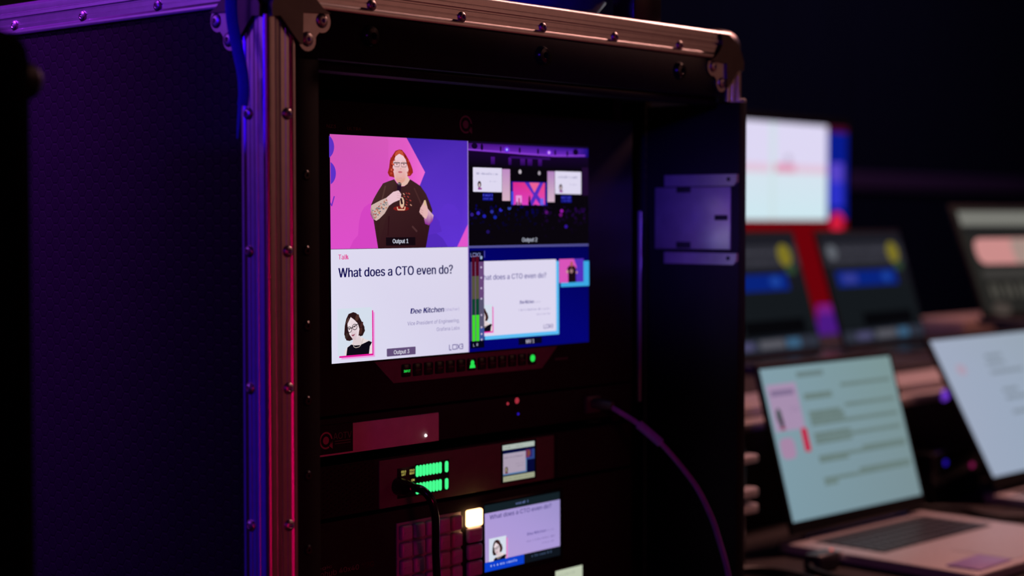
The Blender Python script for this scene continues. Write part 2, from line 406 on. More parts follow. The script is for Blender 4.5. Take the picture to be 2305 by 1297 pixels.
# black front frame and interior
b = B(); box(b, 0.0275, 0.0540, 0.0015, 0.020, BOT, 0.1225, bev=.0012)
box(b, 0.0275, 0.6000, 0.0015, 0.020, 0.1225, 0.1605, bev=.0012)
frame = obj('front_frame', b, BLACK, case)
b = B(); box(b, 0.054, 0.60, 0.012, 0.030, 0.1150, 0.1226, bev=.0015); obj('inner_lip', b, BLACK, case)
for x in (0.1073, 0.3154, 0.5195):
    bm = B(); lathe(bm, [(0, .0008), (.0022, .0008), (.0022, .0045), (.0030, .0052), (.0062, .0046), (.0082, .0025), (.0088, 0), (.0088, -.001)], (x, 0.0015, 0.1440), (0, -1, 0), 24); obj('bolt', bm, GLOSSB, frame)
for z in (0.0333, -0.0242, -0.0817, -0.1392, -0.1967, -0.2542):
    bm = B(); lathe(bm, [(0, .0004), (.0013, .0004), (.0013, .0018), (.0028, .0018), (.0040, .0008), (.0042, -.001)], (0.0400, 0.0015, z), (0, -1, 0), 16); obj('screw', bm, GLOSSB, frame)
b = B(); box(b, 0.012, 0.026, 0.0245, D_ - 0.013, BOT + .02, TOP - .015); box(b, 0.026, W_ - .026, 0.035, D_ - .013, 0.1226, TOP - .015); obj('inner_lining', b, INNER, case)
for x0, x1 in ((0.058, 0.071), (0.5412, 0.5545)):
    b = B(); box(b, x0, x1, 0.099, 0.112, BOT + .02, 0.1226); obj('rack_rail', b, INNER, case)
b = B(); box(b, 0.5628, 0.5655, 0.080, 0.0840, -0.188, 0.0085, bev=.0010); obj('rail_edge_strip', b, BRKT, case, label='thin metal edge strip beside the rack')
# hinged side door at the right of the opening, with its bracket
b = B(); box(b, 0.612, 0.6265, -0.0065, 0.110, BOT, 0.1185, bev=.0012); door = obj('side_door', b, DOORM, case)
bm = B(); lathe(bm, [(0, .003), (.0015, .003), (.0028, .0015), (.0028, -.001)], (0.6265, -.002, 0.1195), (0, -.5, 1), 12); obj('door_pin', bm, STEEL, door)
def slot(bm, y0, y1, z0, z1): box(bm, 0.6085, 0.6115, y0, y1, z0, z1, bev=.0012)
b = B()
box(b, 0.6102, 0.6122, 0.0022, 0.0972, -0.0310, 0.0330, bev=.0006); br = obj('hinge_bracket', b, BRKT, door, label='metal plate with three dark slots')
for y0, y1, z0, z1 in ((0.051, 0.069, 0.0275, 0.0335), (0.005, 0.021, -0.0012, 0.0042), (0.051, 0.069, -0.0300, -0.0235)):
    b = B(); box(b, 0.6092, 0.6106, y0, y1, z0, z1, bev=.0006); obj('slot', b, INNER, br)
for zt in (0.0400, -0.0402):
    b = B(); prism(b, [(0.0834, zt - .006), (-0.003, zt - .0062), (-0.0066, zt - .002), (-0.0066, zt + .0055), (0.0834, zt + .0058)], lambda a, c, h: Vector((h, a, c + H)), 0.6080, 0.6122)
    arm = obj('hinge_arm', b, BRKT, door, smooth=False)
    bm = B(); lathe(bm, [(0, 0), (.0021, 0), (.0021, .0006), (0, .0006)], (0.6080, 0.0028, zt + .0005), (-1, 0, 0), 16); obj('arm_hole', bm, INNER, arm)
# ball corners
capF = [(.0035, .1505), (.0114, .1514), (.0164, .1465), (.0230, .1395), (.0306, .1321), (.0335, .132), (.0340, .1560), (.0617, .1573), (.0537, .161), (.0460, .1680), (.0417, .1745), (.0420, .1815), (.0438, .1850), (.030, .185), (.0165, .1775), (.0075, .1680), (.0030, .1590)]
fl = [(.0325, .1575), (.0615, .1575)] + arc(.0545, .1512, .0090, 25, -105, 8) + [(.0497, .1402), (.0482, .1380)] + arc(.0397, .1360, .0088, 5, -170, 8) + [(.0318, .1400)]
def ball_corner(mirror):
    mx = (lambda x: W_ - x) if mirror else (lambda x: x)
    bm = B(); box(bm, -.0035, .046, -.0035, .046, .1500, TOP + .004, bev=.0185, seg=8)
    if mirror:
        for v in bm.verts: v.co.x = W_ - v.co.x
    prism(bm, capF, lambda a, c, h: Vector((mx(a), h, c + H)), -.0036, .0012)
    prism(bm, capF, lambda a, c, h: Vector((mx(h), a, c + H)), -.0036, .0012)
    cc = obj('ball_corner', bm, CAPS, case)
    sx = -1 if not mirror else 1
    bm = B(); prism(bm, fl, lambda a, c, h: Vector((mx(a), h, c + H)), -.0012, .0018)
    f1 = obj('corner_flange', bm, STEEL, cc)
    bm = B(); prism(bm, fl, lambda a, c, h: Vector((mx(h), a, c + H)), -.0012, .0018)
    obj('corner_flange', bm, STEEL, cc)
    for u, z in ((.0545, .1515), (.0396, .1363)):
        rivet(cc, (mx(u), -.0012, z), (0, -1, 0), .0058); rivet(cc, (mx(-.0012), u + .002, z - .0005), (sx, 0, 0), .0058)
ball_corner(False); ball_corner(True)

# ================================================================== RACK MONITOR
PY = 0.085                                      # front plane of the rack gear
mon = thing('rack_monitor', 'black rack monitor showing a four-way split picture above a row of small buttons', 'monitor', (0.3115, PY, H - .17))
b = B(); box(b, 0.0720, 0.5560, PY, PY + 0.012, -0.1660, 0.1000, bev=.0012); box(b, 0.0950, 0.5350, PY + .012, PY + 0.075, -0.1600, 0.0950)
obj('bezel', b, BEZEL, mon)
tl = (0.1393, PY, -0.0252); SWD = 0.3442; SHT = SWD * 9 / 16
t = 0.00636
cz = -0.02523
b = B(); prism(b, [(0.19, -.1235), (0.435, -.1235), (0.412, -.1435), (0.213, -.1435)], XZ(), PY - .0012, PY + .002); obj('control_strip', b, STRIP, mon)
S = Screen((0.1393, PY - 0.0009 + .5 * SHT * math.sin(t), H + cz + .5 * SHT * math.cos(t)), (1, 0, 0), (0, -math.sin(t), -math.cos(t)), SWD)
S.rrect(0, 0, 1000, 562.5, 3, (10, 8, 18))
# --- first quadrant: speaker on stage
def speaker_picture(S):
    S.poly([(2, 1), (491, 1), (491, 281), (2, 281)], PINK, [(208, 84, 180), (222, 92, 192), (226, 76, 208), (222, 78, 202)])
    S.poly([(265, 1), (491, 1), (491, 225), (455, 281), (250, 281), (230, 240), (331, 87)], VIOLET,
           [(66, 36, 170), (74, 40, 176), (98, 50, 212), (96, 50, 212), (90, 46, 206), (88, 46, 205), (84, 46, 190)])
    S.poly([(265, 1), (331, 87), (265, 203), (200, 203), (200, 1)], PINK, [(224, 90, 194), (238, 108, 210), (232, 84, 208), (228, 84, 206), (218, 90, 190)])
    S.poly([(491, 222), (491, 281), (450, 281)], (226, 84, 204))
    S.poly(arc(-14, 31.5, 30, -63, 63, 12), (92, 48, 196)); S.poly(arc(-9, 96, 30, -65, 65, 12), (92, 48, 200))
    S.line([(15, 152), (6, 176)], 3.6, (110, 44, 190)); S.line([(6, 176), (2, 168)], 3.2, (110, 44, 190))
    S.poly([(133, 169), (115, 178), (104, 193), (97, 214), (93, 248), (78, 260), (64, 281), (180, 281), (180, 169)], (212, 68, 194))
    S.poly([(330, 250), (352, 243), (372, 245), (395, 258), (415, 281), (330, 281)], (82, 42, 186))
    S.poly([(345, 180), (384, 215), (392, 240), (372, 245), (335, 250)], (88, 44, 194))
    S.poly([(384, 187), (400, 172), (416, 167), (440, 172), (457, 186), (465, 210), (465, 225), (384, 225)], (92, 48, 204))
def speaker_figure(S):
    hair = [(238, 31), (225, 35), (215, 46), (205, 59), (202, 77), (197, 91), (203, 100), (217, 102), (225, 104), (255, 104), (265, 98), (277, 98), (287, 89), (286, 81), (279, 67), (271, 55), (260, 42), (248, 32)]
    S.poly(hair, (152, 40, 28))
    k0 = S.k
    for i in range(26):
        S.k = k0 + i % 6; side = random.choice((-1, 1)); y = random.uniform(45, 95); x = 240 + side * random.uniform(22, 36) * (0.55 + y / 190)
        S.ell(x, y, 3.4, 2.6, random.choice([(186, 66, 44), (120, 24, 22), (206, 92, 66), (160, 44, 30)]), 8, random.uniform(0, 3))
    S.poly([(238, 32), (226, 38), (219, 52), (238, 42), (256, 50), (250, 36)], (196, 82, 56))
    S.poly([(220, 104), (228, 114), (243, 124), (253, 124), (265, 120), (276, 108), (265, 96), (222, 96)], (226, 186, 172))
    S.poly([(238, 42), (225, 49), (217, 63), (214, 81), (218, 91), (221, 104), (228, 113), (241, 118), (255, 112), (265, 101), (271, 81), (265, 67), (261, 56), (252, 47)], (236, 190, 192),
           [(238, 206, 216)] * 3 + [(232, 176, 176)] * 3 + [(224, 160, 148)] * 3 + [(234, 184, 180)] * 2 + [(238, 200, 208)] * 3)
    S.poly([(226, 104), (241, 108), (258, 103), (262, 96), (252, 114), (241, 118), (230, 114)], (222, 162, 146))
    S.ell(243, 80, 2.6, 2.2, (222, 160, 160)); S.ell(241, 88.5, 7.5, 2.6, (206, 116, 124)); S.line([(234, 88), (248, 88)], 1, (168, 84, 96)); S.line([(236, 104), (247, 103.5)], 1, (206, 140, 128))
    for x0 in (219, 244):
        S.line([(x0, 66), (x0 + 2, 75), (x0 + 18, 75), (x0 + 20, 66)], 1.3, (120, 92, 96)); S.line([(x0 - 1, 65.5), (x0 + 21, 65)], 2.4, (70, 46, 50))
        S.ell(x0 + 10, 69, 3, 1.4, (126, 92, 100)); S.line([(x0 + 3, 61.5), (x0 + 16, 61)], 1.2, (214, 160, 150))
    shirt = [(219, 107), (200, 112), (180, 118), (163, 137), (148, 156), (138, 172), (152, 174), (166, 195), (170, 206), (166, 230), (161, 281), (332, 281), (335, 255), (331, 231), (323, 209), (329, 192), (357, 185), (347, 165), (334, 143), (314, 123), (299, 116), (276, 106), (266, 118), (255, 124), (243, 125), (230, 118)]
    S.poly(shirt, (60, 28, 32), [(66, 40, 38)] * 6 + [(52, 22, 28)] * 5 + [(44, 16, 22)] * 5 + [(60, 32, 34)] * 10)
    S.line([(188, 124), (176, 160)], 5, (82, 54, 50)); S.line([(290, 128), (318, 172)], 4, (74, 42, 42)); S.line([(282, 226), (300, 240)], 5, (78, 46, 48)); S.line([(200, 200), (196, 250)], 5, (48, 18, 24))
    # plain printed patch of dashes on the shirt
    for x, y in ((253, 144), (263, 142), (272, 143), (255, 150), (268, 151), (262, 157), (276, 160), (264, 165), (262, 171), (278, 172)):
        S.line([(x - 3, y - 1.5), (x + 3, y + 1.5)], 2.6, random.choice([(170, 66, 60), (206, 150, 128), (140, 40, 40)]))
    S.ell(243, 181, 28, 6.5, (128, 26, 26)); S.ell(246, 166, 8, 14, (226, 188, 160)); S.line([(229, 177), (231, 184), (255, 184), (257, 176)], 3, (232, 190, 160))
    S.poly([(136, 182), (139, 173), (170, 161), (191, 154), (200, 174), (185, 193), (166, 207), (155, 212), (142, 207), (135, 196)], (206, 178, 170), [(206, 178, 170)] * 8 + [(150, 70, 120)] * 2)
    k0 = S.k
    for i in range(46):
        S.k = k0 + i % 8; x = random.uniform(139, 192); y = 204 - (x - 139) * 0.62 + random.uniform(-16, 9)
        if 150 < x or y < 205: S.ell(x, min(max(y, 160), 208), random.uniform(1.6, 3.4), random.uniform(1.2, 2.4), random.choice([(120, 130, 134), (186, 106, 84), (146, 150, 142), (206, 138, 96), (96, 104, 118), (178, 70, 66)]), 7)
    S.poly([(191, 154), (215, 139), (234, 135), (243, 144), (242, 158), (234, 160), (215, 166), (200, 174)], (232, 194, 204))
    for y in (144, 149.5, 155): S.line([(228, y - 2), (242, y)], 0.9, (202, 150, 160))
    S.poly([(229, 121), (231, 117), (237, 114), (243, 117), (244, 121), (242, 137), (229, 135)], (34, 14, 34)); S.ell(237, 119, 7, 4.5, (56, 40, 52)); S.ell(234, 118, 1.8, 1.2, (190, 180, 190)); S.ell(239, 118, 1.8, 1.2, (170, 160, 170))
    S.line([(242, 155), (246, 170)], 7, (36, 16, 26))
    S.poly([(339, 181), (347, 188), (360, 198), (357, 212), (343, 224), (329, 220), (325, 206)], (214, 170, 196), [(224, 180, 200)] * 3 + [(140, 34, 150)] * 3 + [(190, 110, 170)])
    S.poly([(326, 160), (331, 159), (335, 170), (339, 181), (340, 195), (332, 208), (323, 203), (308, 190), (312, 179), (320, 170)], (228, 180, 180))
    S.poly([(326, 159), (331, 159), (334, 170), (329, 174), (325, 171)], (222, 190, 150))
    for y in (182, 188, 194): S.line([(311, y), (322, y + 5)], 1.1, (190, 130, 136))
speaker_picture(S); speaker_figure(S)
S.rrect(188, 254, 293, 275, 1.5, (20, 8, 16)); S.text('Output 1', 212, 267, 269, 258.5, (214, 218, 236), 0.012)
# --- second quadrant: the hall from the back
S.k = 4
S.rect(494, 2, 999, 279, (9, 5, 12)); S.rect(494, 26, 999, 66, (22, 4, 44), (10, 4, 18))
S.poly([(494, 2), (999, 2), (999, 30), (848, 33), (725, 31), (607, 28), (494, 26)], (96, 30, 170), [(60, 12, 110), (24, 14, 130), (20, 10, 120), (120, 46, 200), (112, 40, 190), (104, 36, 176), (90, 26, 150)])
S.poly([(494, 1), (999, 1), (999, 6), (494, 6)], (20, 6, 40)); S.line([(494, 23), (607, 25), (725, 28), (848, 30), (985, 26)], 4, (134, 60, 205))
for x, y, rx, ry in ((519, 13, 12, 8), (548, 15, 5, 9), (623, 18, 3, 8), (701, 19, 4, 8), (778, 20, 4, 8), (852, 21, 4, 8), (905, 22, 4, 8), (942, 17, 12, 9)): S.ell(x, y, rx, ry, (16, 4, 36))
for x, y, c in ((648, 19, (96, 70, 255)), (825, 22, (196, 96, 250))): S.ell(x, y, 12, 8, (110, 40, 210)); S.ell(x, y, 6, 5, c); S.ell(x, y, 3, 2.6, (214, 206, 255))
for x, wd in ((591, 8), (713, 10), (743, 10), (786, 8), (660, 6)): S.rect(x - wd, 40, x + wd, 60, (74, 18, 130), (40, 8, 80))
S.rect(660, 36, 830, 42, (50, 12, 96)); S.rect(970, 60, 999, 140, (32, 10, 48))
for x0, x1, y0, y1 in ((512, 627, 70, 135), (850, 966, 73, 137)):
    S.rrect(x0, y0, x1, y1, 2, (222, 216, 240)); S.scribble(x0 + 14, x1 - 16, y0 + 13, y0 + 19, (140, 136, 178), 5); S.scribble(x0 + 66, x1 - 20, y0 + 35, y0 + 38, (176, 170, 206), 4)
    S.ell(x0 + 25, y0 + 45, 7, 9, (52, 38, 48)); S.ell(x0 + 25, y0 + 47, 3.5, 5, (208, 186, 190)); S.rect(x0 + 19, y0 + 54, x0 + 34, y0 + 59, (150, 40, 150))
S.rect(628, 72, 660, 158, (190, 140, 196), (214, 178, 196)); S.rect(817, 74, 848, 160, (176, 130, 190), (212, 180, 200))
S.rect(664, 105, 816, 170, (26, 22, 140)); S.poly([(672, 107), (806, 107), (806, 169), (672, 169)], (224, 60, 150), [(214, 40, 140), (232, 70, 120), (224, 70, 190), (216, 60, 190)])
S.poly([(720, 107), (739, 107), (806, 169), (786, 169)], (84, 44, 190)); S.poly([(783, 107), (800, 107), (754, 169), (736, 169)], (84, 44, 190)); S.poly([(739, 107), (783, 107), (761, 135)], (236, 96, 150))
S.rect(684, 143, 708, 169, (232, 150, 220)); S.rect(694, 150, 700, 169, (190, 60, 120)); S.ell(740, 157, 4, 14, (44, 10, 50)); S.rect(664, 132, 674, 168, (60, 70, 220)); S.rect(786, 150, 800, 169, (110, 100, 230))
S.ell(701, 78, 6, 6, (190, 180, 190)); S.ell(782, 80, 5.5, 5.5, (170, 160, 172))
for x0, x1, y0 in ((549, 590, 138), (876, 922, 141)): S.rect(x0, y0, x1, y0 + 20, (16, 18, 120)); S.scribble(x0 + 2, x1 - 2, y0 + 3, y0 + 8, (80, 80, 220), 5); S.scribble(x0 + 2, x1 - 2, y0 + 12, y0 + 17, (60, 60, 190), 5)
k0 = S.k
for i in range(150):
    S.k = k0 + i % 10; x = random.uniform(497, 995); y = random.triangular(166, 262, 182); q = max(0.12, 1 - (y - 166) / 80) * random.uniform(.25, 1)
    S.ell(x, y, random.uniform(2, 7), random.uniform(2, 5), (int(8 + 46 * q * (x > 780)), 4, int(14 + 92 * q)), 8)
for x, y, c in ((531, 192, (52, 34, 180)), (555, 200, (30, 30, 170)), (598, 203, (20, 36, 160)), (621, 183, (44, 40, 190)), (656, 178, (50, 70, 170)), (878, 185, (150, 24, 170)), (874, 196, (110, 16, 120)), (897, 229, (50, 20, 150)), (812, 189, (84, 16, 110)), (569, 242, (30, 16, 90)), (585, 188, (40, 44, 150)), (506, 196, (46, 26, 130))): S.ell(x, y, 7, 5, c)
k0 = S.k
for i in range(60): S.k = k0; S.ell(random.uniform(494, 999), random.uniform(164, 185), random.uniform(2.5, 4.5), random.uniform(3, 6), (6, 3, 10), 8)
S.text('Output 2', 708, 771, 270, 259.5, (188, 194, 212), 0.012)
# --- third quadrant: title slide
S.k = 4
def portrait(S, ox=0.0, oy=0.0, k=1.0):
    T = lambda pts: [(ox + x * k, oy + y * k) for x, y in pts]
    S.poly(T([(22, 428), (138, 428), (138, 545), (22, 545)]), (212, 222, 236))
    S.poly(T([(45, 544), (46, 532), (54, 524), (67, 518), (75, 510), (100, 500), (116, 508), (129, 511), (138, 517), (138, 545)]), (232, 218, 220))
    S.poly(T([(75, 438), (59, 442), (51, 454), (46, 471), (44, 492), (51, 507), (62, 509), (72, 506), (80, 500), (93, 500), (106, 498), (114, 486), (111, 474), (103, 462), (95, 450), (85, 441)]), (44, 22, 24))
    for x, y, rx, ry, c in ((99, 486, 6, 9, (74, 40, 36)), (88, 452, 6, 9, (78, 46, 40)), (52, 496, 5, 8, (58, 42, 38)), (108, 482, 3, 8, (40, 20, 22)), (56, 458, 3, 8, (84, 58, 54)), (103, 470, 4, 8, (70, 36, 34))): S.ell(ox + x * k, oy + y * k, rx * k, ry * k, c, 10, 0.5)
    S.poly(T([(73, 500), (73, 518), (81, 522), (106, 518), (96, 497)]), (222, 206, 210))
    S.poly(T([(66, 450), (55, 466), (56, 479), (62, 494), (73, 506), (81, 507), (91, 500), (95, 481), (90, 467), (79, 458)]), (234, 216, 222), [(238, 224, 228)] * 4 + [(216, 192, 200)] * 2 + [(236, 220, 226)] * 4)
    S.poly(T([(50, 545), (54, 525), (67, 518), (79, 521), (97, 521), (114, 516), (127, 512), (138, 516), (130, 526), (127, 545)]), (14, 10, 22))
    for cx, cy in ((61, 481), (79, 475)):
        n = 12; pts = [(cx + 8.2 * math.cos(i * 2 * math.pi / n), cy + 7 * math.sin(i * 2 * math.pi / n)) for i in range(n + 1)]
        S.line(T(pts), 1.7 * k, (34, 22, 30)); S.ell(ox + cx * k, oy + (cy - .5) * k, 3 * k, 1.4 * k, (120, 96, 104))
    S.line(T([(51, 479), (69, 477), (73, 475), (92, 467)]), 2.0 * k, (34, 22, 30))
    S.line(T([(71, 480), (68, 489), (72, 490)]), 1 * k, (206, 178, 188)); S.poly(T([(67, 494), (73, 494), (81, 491.5), (75, 497.5), (70, 497.5)]), (150, 74, 96))
    S.line(T([(73, 517), (75, 524), (82, 527), (94, 525), (102, 518), (107, 505)]), 1.6 * k, (196, 180, 172))
    S.poly(T([(138, 436), (142, 436), (142, 549), (26, 549), (26, 544.5), (138, 544.5)]), (224, 24, 150))
    S.poly(T([(142, 441), (147, 441), (147, 553), (33, 553), (33, 549), (142, 549)]), (236, 158, 226))
S.poly([(2, 282), (491, 282), (491, 562), (2, 562)], WHITE, [(222, 218, 240), (220, 214, 236), (214, 208, 234), (222, 220, 242)])
S.text('Talk', 27, 60, 307, 295, (224, 44, 138), 0.014)
S.text('What does a CTO even do?', 27, 432, 351, 328, NAVY, 0.022)
S.text('Dee Kitchen', 275, 397, 450.5, 437, (40, 34, 110), 0.03, 0.16); S.text('(she/her)', 402, 456, 449, 441, (172, 162, 206))
S.text('Vice President of Engineering,', 263, 457, 480, 470.5, (128, 120, 172), 0.0, 0.1); S.text('Grafana Labs', 370, 457, 500, 490.5, (140, 132, 180), 0.0, 0.05)
portrait(S)
def ldx3(S, x0, y0, k, c):
    S.line([(x0, y0), (x0, y0 + 14 * k), (x0 + 8 * k, y0 + 14 * k)], 2.6 * k, c)
    S.line([(x0 + 12 * k, y0 + 1 * k), (x0 + 26 * k, y0 + 1 * k), (x0 + 28 * k, y0 + 7 * k), (x0 + 26 * k, y0 + 13 * k), (x0 + 12 * k, y0 + 13 * k), (x0 + 12 * k, y0 + 1 * k)], 2.2 * k, c)
    S.line([(x0 + 29 * k, y0), (x0 + 35 * k, y0 + 7 * k), (x0 + 29 * k, y0 + 14 * k)], 2.4 * k, c); S.line([(x0 + 41 * k, y0), (x0 + 35 * k, y0 + 7 * k), (x0 + 41 * k, y0 + 14 * k)], 2.4 * k, c)
    S.line([(x0 + 43 * k, y0 + 1 * k), (x0 + 51 * k, y0 + 1 * k), (x0 + 51 * k, y0 + 13 * k), (x0 + 43 * k, y0 + 13 * k)], 2.4 * k, c); S.line([(x0 + 45 * k, y0 + 7 * k), (x0 + 51 * k, y0 + 7 * k)], 2.2 * k, c)
ldx3(S, 417, 538, 1.0, (92, 78, 146))
S.rrect(188, 535.5, 291, 555.5, 2, (98, 78, 120)); S.text('Output 3', 213, 268, 551, 541, (228, 226, 240), 0.01)
# --- fourth quadrant: the mixer's multiview
S.k = 4
S.poly([(494, 285), (999, 285), (999, 562), (494, 562)], (2, 2, 108), [(2, 2, 104), (2, 2, 84), (4, 4, 116), (2, 2, 112)])
S.rect(494, 279, 999, 285, (84, 82, 150)); S.rect(491, 1, 494.5, 562, (150, 120, 200))
S.rect(556, 326, 866, 533, (92, 190, 244)); S.rrect(507, 321, 854, 523, 2, (221, 215, 239))
S.text('What does a CTO even do?', 530, 811, 371.5, 357.5, (92, 84, 150), 0.012)
S.text('Dee Kitchen', 699, 757, 441, 432, (92, 84, 148), 0.02, 0.1); S.scribble(762, 786, 435, 441, (196, 188, 218), 4); S.scribble(694, 828, 455, 461, (168, 160, 200), 5); S.scribble(770, 828, 469.5, 475, (174, 166, 204), 5)
portrait(S, 504, 202, 0.60) if False else portrait(S, 500, 174, 0.618)
ldx3(S, 799, 503, 0.75, (96, 84, 150))
S.rect(873, 328, 1000, 400, (60, 170, 228)); S.rect(866, 321, 975, 388, (216, 84, 186)); S.poly([(931, 321), (975, 321), (975, 388), (925, 388), (944, 344)], (86, 46, 190))
S.ell(921, 352, 20, 13, (50, 24, 34)); S.rect(906, 352, 940, 388, (24, 10, 22)); S.ell(921, 336, 6, 8, (176, 90, 90)); S.ell(902, 357, 5, 5, (200, 150, 150)); S.ell(944, 360, 4, 4, (190, 130, 150)); S.ell(920, 356, 7, 6, (160, 120, 120))
S.rect(498, 292, 552, 322, (4, 4, 40)); S.rect(498, 322, 552, 533, (104, 70, 122)); S.rect(498, 322, 504, 533, (70, 60, 110)); S.rect(533, 420, 552, 500, (86, 82, 110)); S.rect(533, 500, 552, 533, (60, 80, 150)); S.rect(498, 533, 552, 553, (4, 4, 28))
for x0, x1 in ((505, 516.5), (519.5, 532)):
    S.rect(x0, 304, x1, 360, (78, 8, 30)); S.rect(x0, 360, x1, 421, (84, 84, 58)); S.rect(x0, 421, x1, 464, (10, 66, 42)); S.rect(x0, 464, x1, 534, (62, 216, 40))
S.rect(516.5, 322, 519.5, 464, (110, 84, 120))
for y in (337, 365, 393, 421, 465, 498, 516, 531): S.ell(541, y, 3.6, 3, (190, 176, 206), 8)
S.text('L', 508, 513, 548, 541, (180, 184, 210)); S.text('R', 521, 527, 547, 540, (180, 184, 210))
ldx3(S, 500, 298, 0.72, (120, 128, 180)); S.ell(541, 311, 4.5, 5, (150, 170, 205), 10, .6); S.rect(552.5, 293, 555.5, 311, (76, 72, 176))
S.rect(690, 536, 789, 554, (6, 4, 30)); S.text('MV 1', 722, 756, 551, 541, (190, 186, 206), 0.015)
S.make(mon, 'screen')
# bezel print and round logo
b = B()
lettering(b, 'NZ3', lambda x, z: Vector((x, PY - .0003, z + H)), .1365, .1470, .0765, .0792); lettering(b, 'ULTRA', lambda x, z: Vector((x, PY - .0003, z + H)), .1600, .1760, .0755, .0780)
obj('bezel_print', b, printed('dim_red_print', (0.20, 0.05, 0.045)), mon, smooth=False, label='dim red lettering')
def ring(bm, c, r0, r1, y, a0=0, a1=360, n=28, squash=1.0):
    o_, i_ = arc(c[0], c[1], r1, a0, a1, n), arc(c[0], c[1], r0, a0, a1, n)
    V1 = [bm.verts.new((c[0] + (p[0] - c[0]) * squash, y, p[1] + H)) for p in o_]; V2 = [bm.verts.new((c[0] + (p[0] - c[0]) * squash, y, p[1] + H)) for p in i_]
    for k in range(n): bm.faces.new((V1[k], V1[k + 1], V2[k + 1], V2[k]))
def eye_logo(bm, c, r, y):
    ring(bm, c, r * .80, r, y, -52, 300); ring(bm, c, 0.0001, r * .46, y)
    bm.faces.new([bm.verts.new((c[0] + q[0] * r, y, c[1] + q[1] * r + H)) for q in ((.80, .1), (1.0, .1), (1.02, -1.02), (.55, -.72), (.8, -.55))])
b = B(); eye_logo(b, (.3064, .0862), .0082, PY - .0003)
obj('round_logo', b, printed('dim_magenta_print', (0.26, 0.05, 0.13)), mon, smooth=False, label='dim magenta ring logo')
# buttons under the picture
for i in range(13):
    x = .2279 + i * .01406
    b = B(); box(b, x - .0056, x + .0056, PY - .0028, PY + .001, -.1392, -.1276, bev=.0014); bt = obj('button', b, GLOSSB, mon)
    if i == 0:
        b = B(); lettering(b, 'INPUT', lambda x_, z: Vector((x_, PY - .00285, z + H)), x - .0040, x + .0040, -.1349, -.1327, 0.02); obj('button_legend', b, GREENB, bt, smooth=False, label='green lit lettering')
    elif i == 6:
        b = B(); lathe(b, [(0, .0003), (.0024, .0003), (.0024, 0)], (x, PY - .0027, -.1318), (0, -1, 0), 16); prism(b, [(x - .0038, -.1366), (x + .0038, -.1366), (x + .0030, -.1338), (x + .0014, -.1328), (x - .0014, -.1328), (x - .0030, -.1338)], XZ(), PY - .0030, PY - .0027); obj('button_symbol', b, GREENB, bt, label='green lit symbol')
    elif i == 12:
        b = B(); lathe(b, [(0, .0003), (.0034, .0003), (.0034, 0)], (x, PY - .0027, -.1328), (0, -1, 0), 20); obj('button_symbol', b, GREENB, bt, label='green lit round symbol')
    else:
        b = B()
        for k in range(4): box(b, x - .0030 + k * .0016, x - .0020 + k * .0016, PY - .00292, PY - .0027, -.1343, -.1330)
        obj('button_legend', b, printed('grey_print', (0.10, 0.09, 0.09)), bt, smooth=False)
b = B(); 
for k in range(5): box(b, .433 + k * .004, .4357 + k * .004, PY - .0004, PY + .0002, -.1372, -.1352)
obj('model_print', b, printed('grey_violet_print', (0.10, 0.05, 0.10)), mon, smooth=False)

# ================================================================== LABELLED PANEL UNIT
u1 = thing('rack_unit', 'rack unit with a crimson-lit blank plate and a black round-logo label, below the monitor', 'rack unit', (0.3115, PY, H - .2))
b = B(); box(b, .072, .556, PY + .0004, PY + .012, -.1997, -.1680, bev=.001); box(b, .09, .54, PY + .012, PY + .15, -.1990, -.1690); obj('chassis', b, BEZEL, u1)
b = B(); box(b, .080, .2697, PY - .0012, PY + .001, -.1996, -.1740, bev=.0006); obj('face_plate', b, LIGHTP, u1, label='pale plate')
b = B(); box(b, .100, .1639, PY - .0016, PY - .0011, -.1979, -.1735); lab = obj('label_plate', b, BEZEL, u1, label='black label')
b = B(); eye_logo(b, (.1328, -.1860), .0073, PY - .0019); obj('logo', b, printed('magenta_print', (0.42, 0.06, 0.22)), lab, smooth=False, label='magenta eye-shaped logo')
b = B(); lettering(b, 'AOTV', lambda x, z: Vector((x, PY - .0019, z + H)), .1412, .1622, -.1860, -.1806)
for z, x1 in ((-.1878, .1600), (-.1899, .1604)):
    x = .143
    while x < x1: box(b, x, x + .0008, PY - .0020, PY - .0017, z - .0003, z + .0005); x += .0013
obj('lettering', b, printed('grey_label_print', (0.16, 0.13, 0.13)), lab, smooth=False, label='grey lettering')
b = B(); lathe(b, [(0, .0012), (.0008, .001), (.0012, 0)], (.2526, PY - .0012, -.1933), (0, -1, 0), 12); obj('indicator', b, WHITEL, u1, label='tiny white lit dot')
for x, z, r, m, l in ((.3774, -.1722, .0030, REDL, 'red lit dot'), (.3641, -.1740, .0015, REDL, 'small red lit dot'), (.3790, -.1850, .0014, BLUEL, 'faint blue glint drawn as a glowing dot')):  # the blue one is a glint put in as a glowing dot
    b = B(); lathe(b, [(0, .0012), (r * .7, .001), (r, 0)], (x, PY + .0002, z), (0, -1, 0), 12); obj('indicator', b, m, u1, label=l)
b = B(); box(b, .478, .500, PY - .004, PY + .003, -.1930, -.1760, bev=.001); obj('socket', b, GREY, u1)

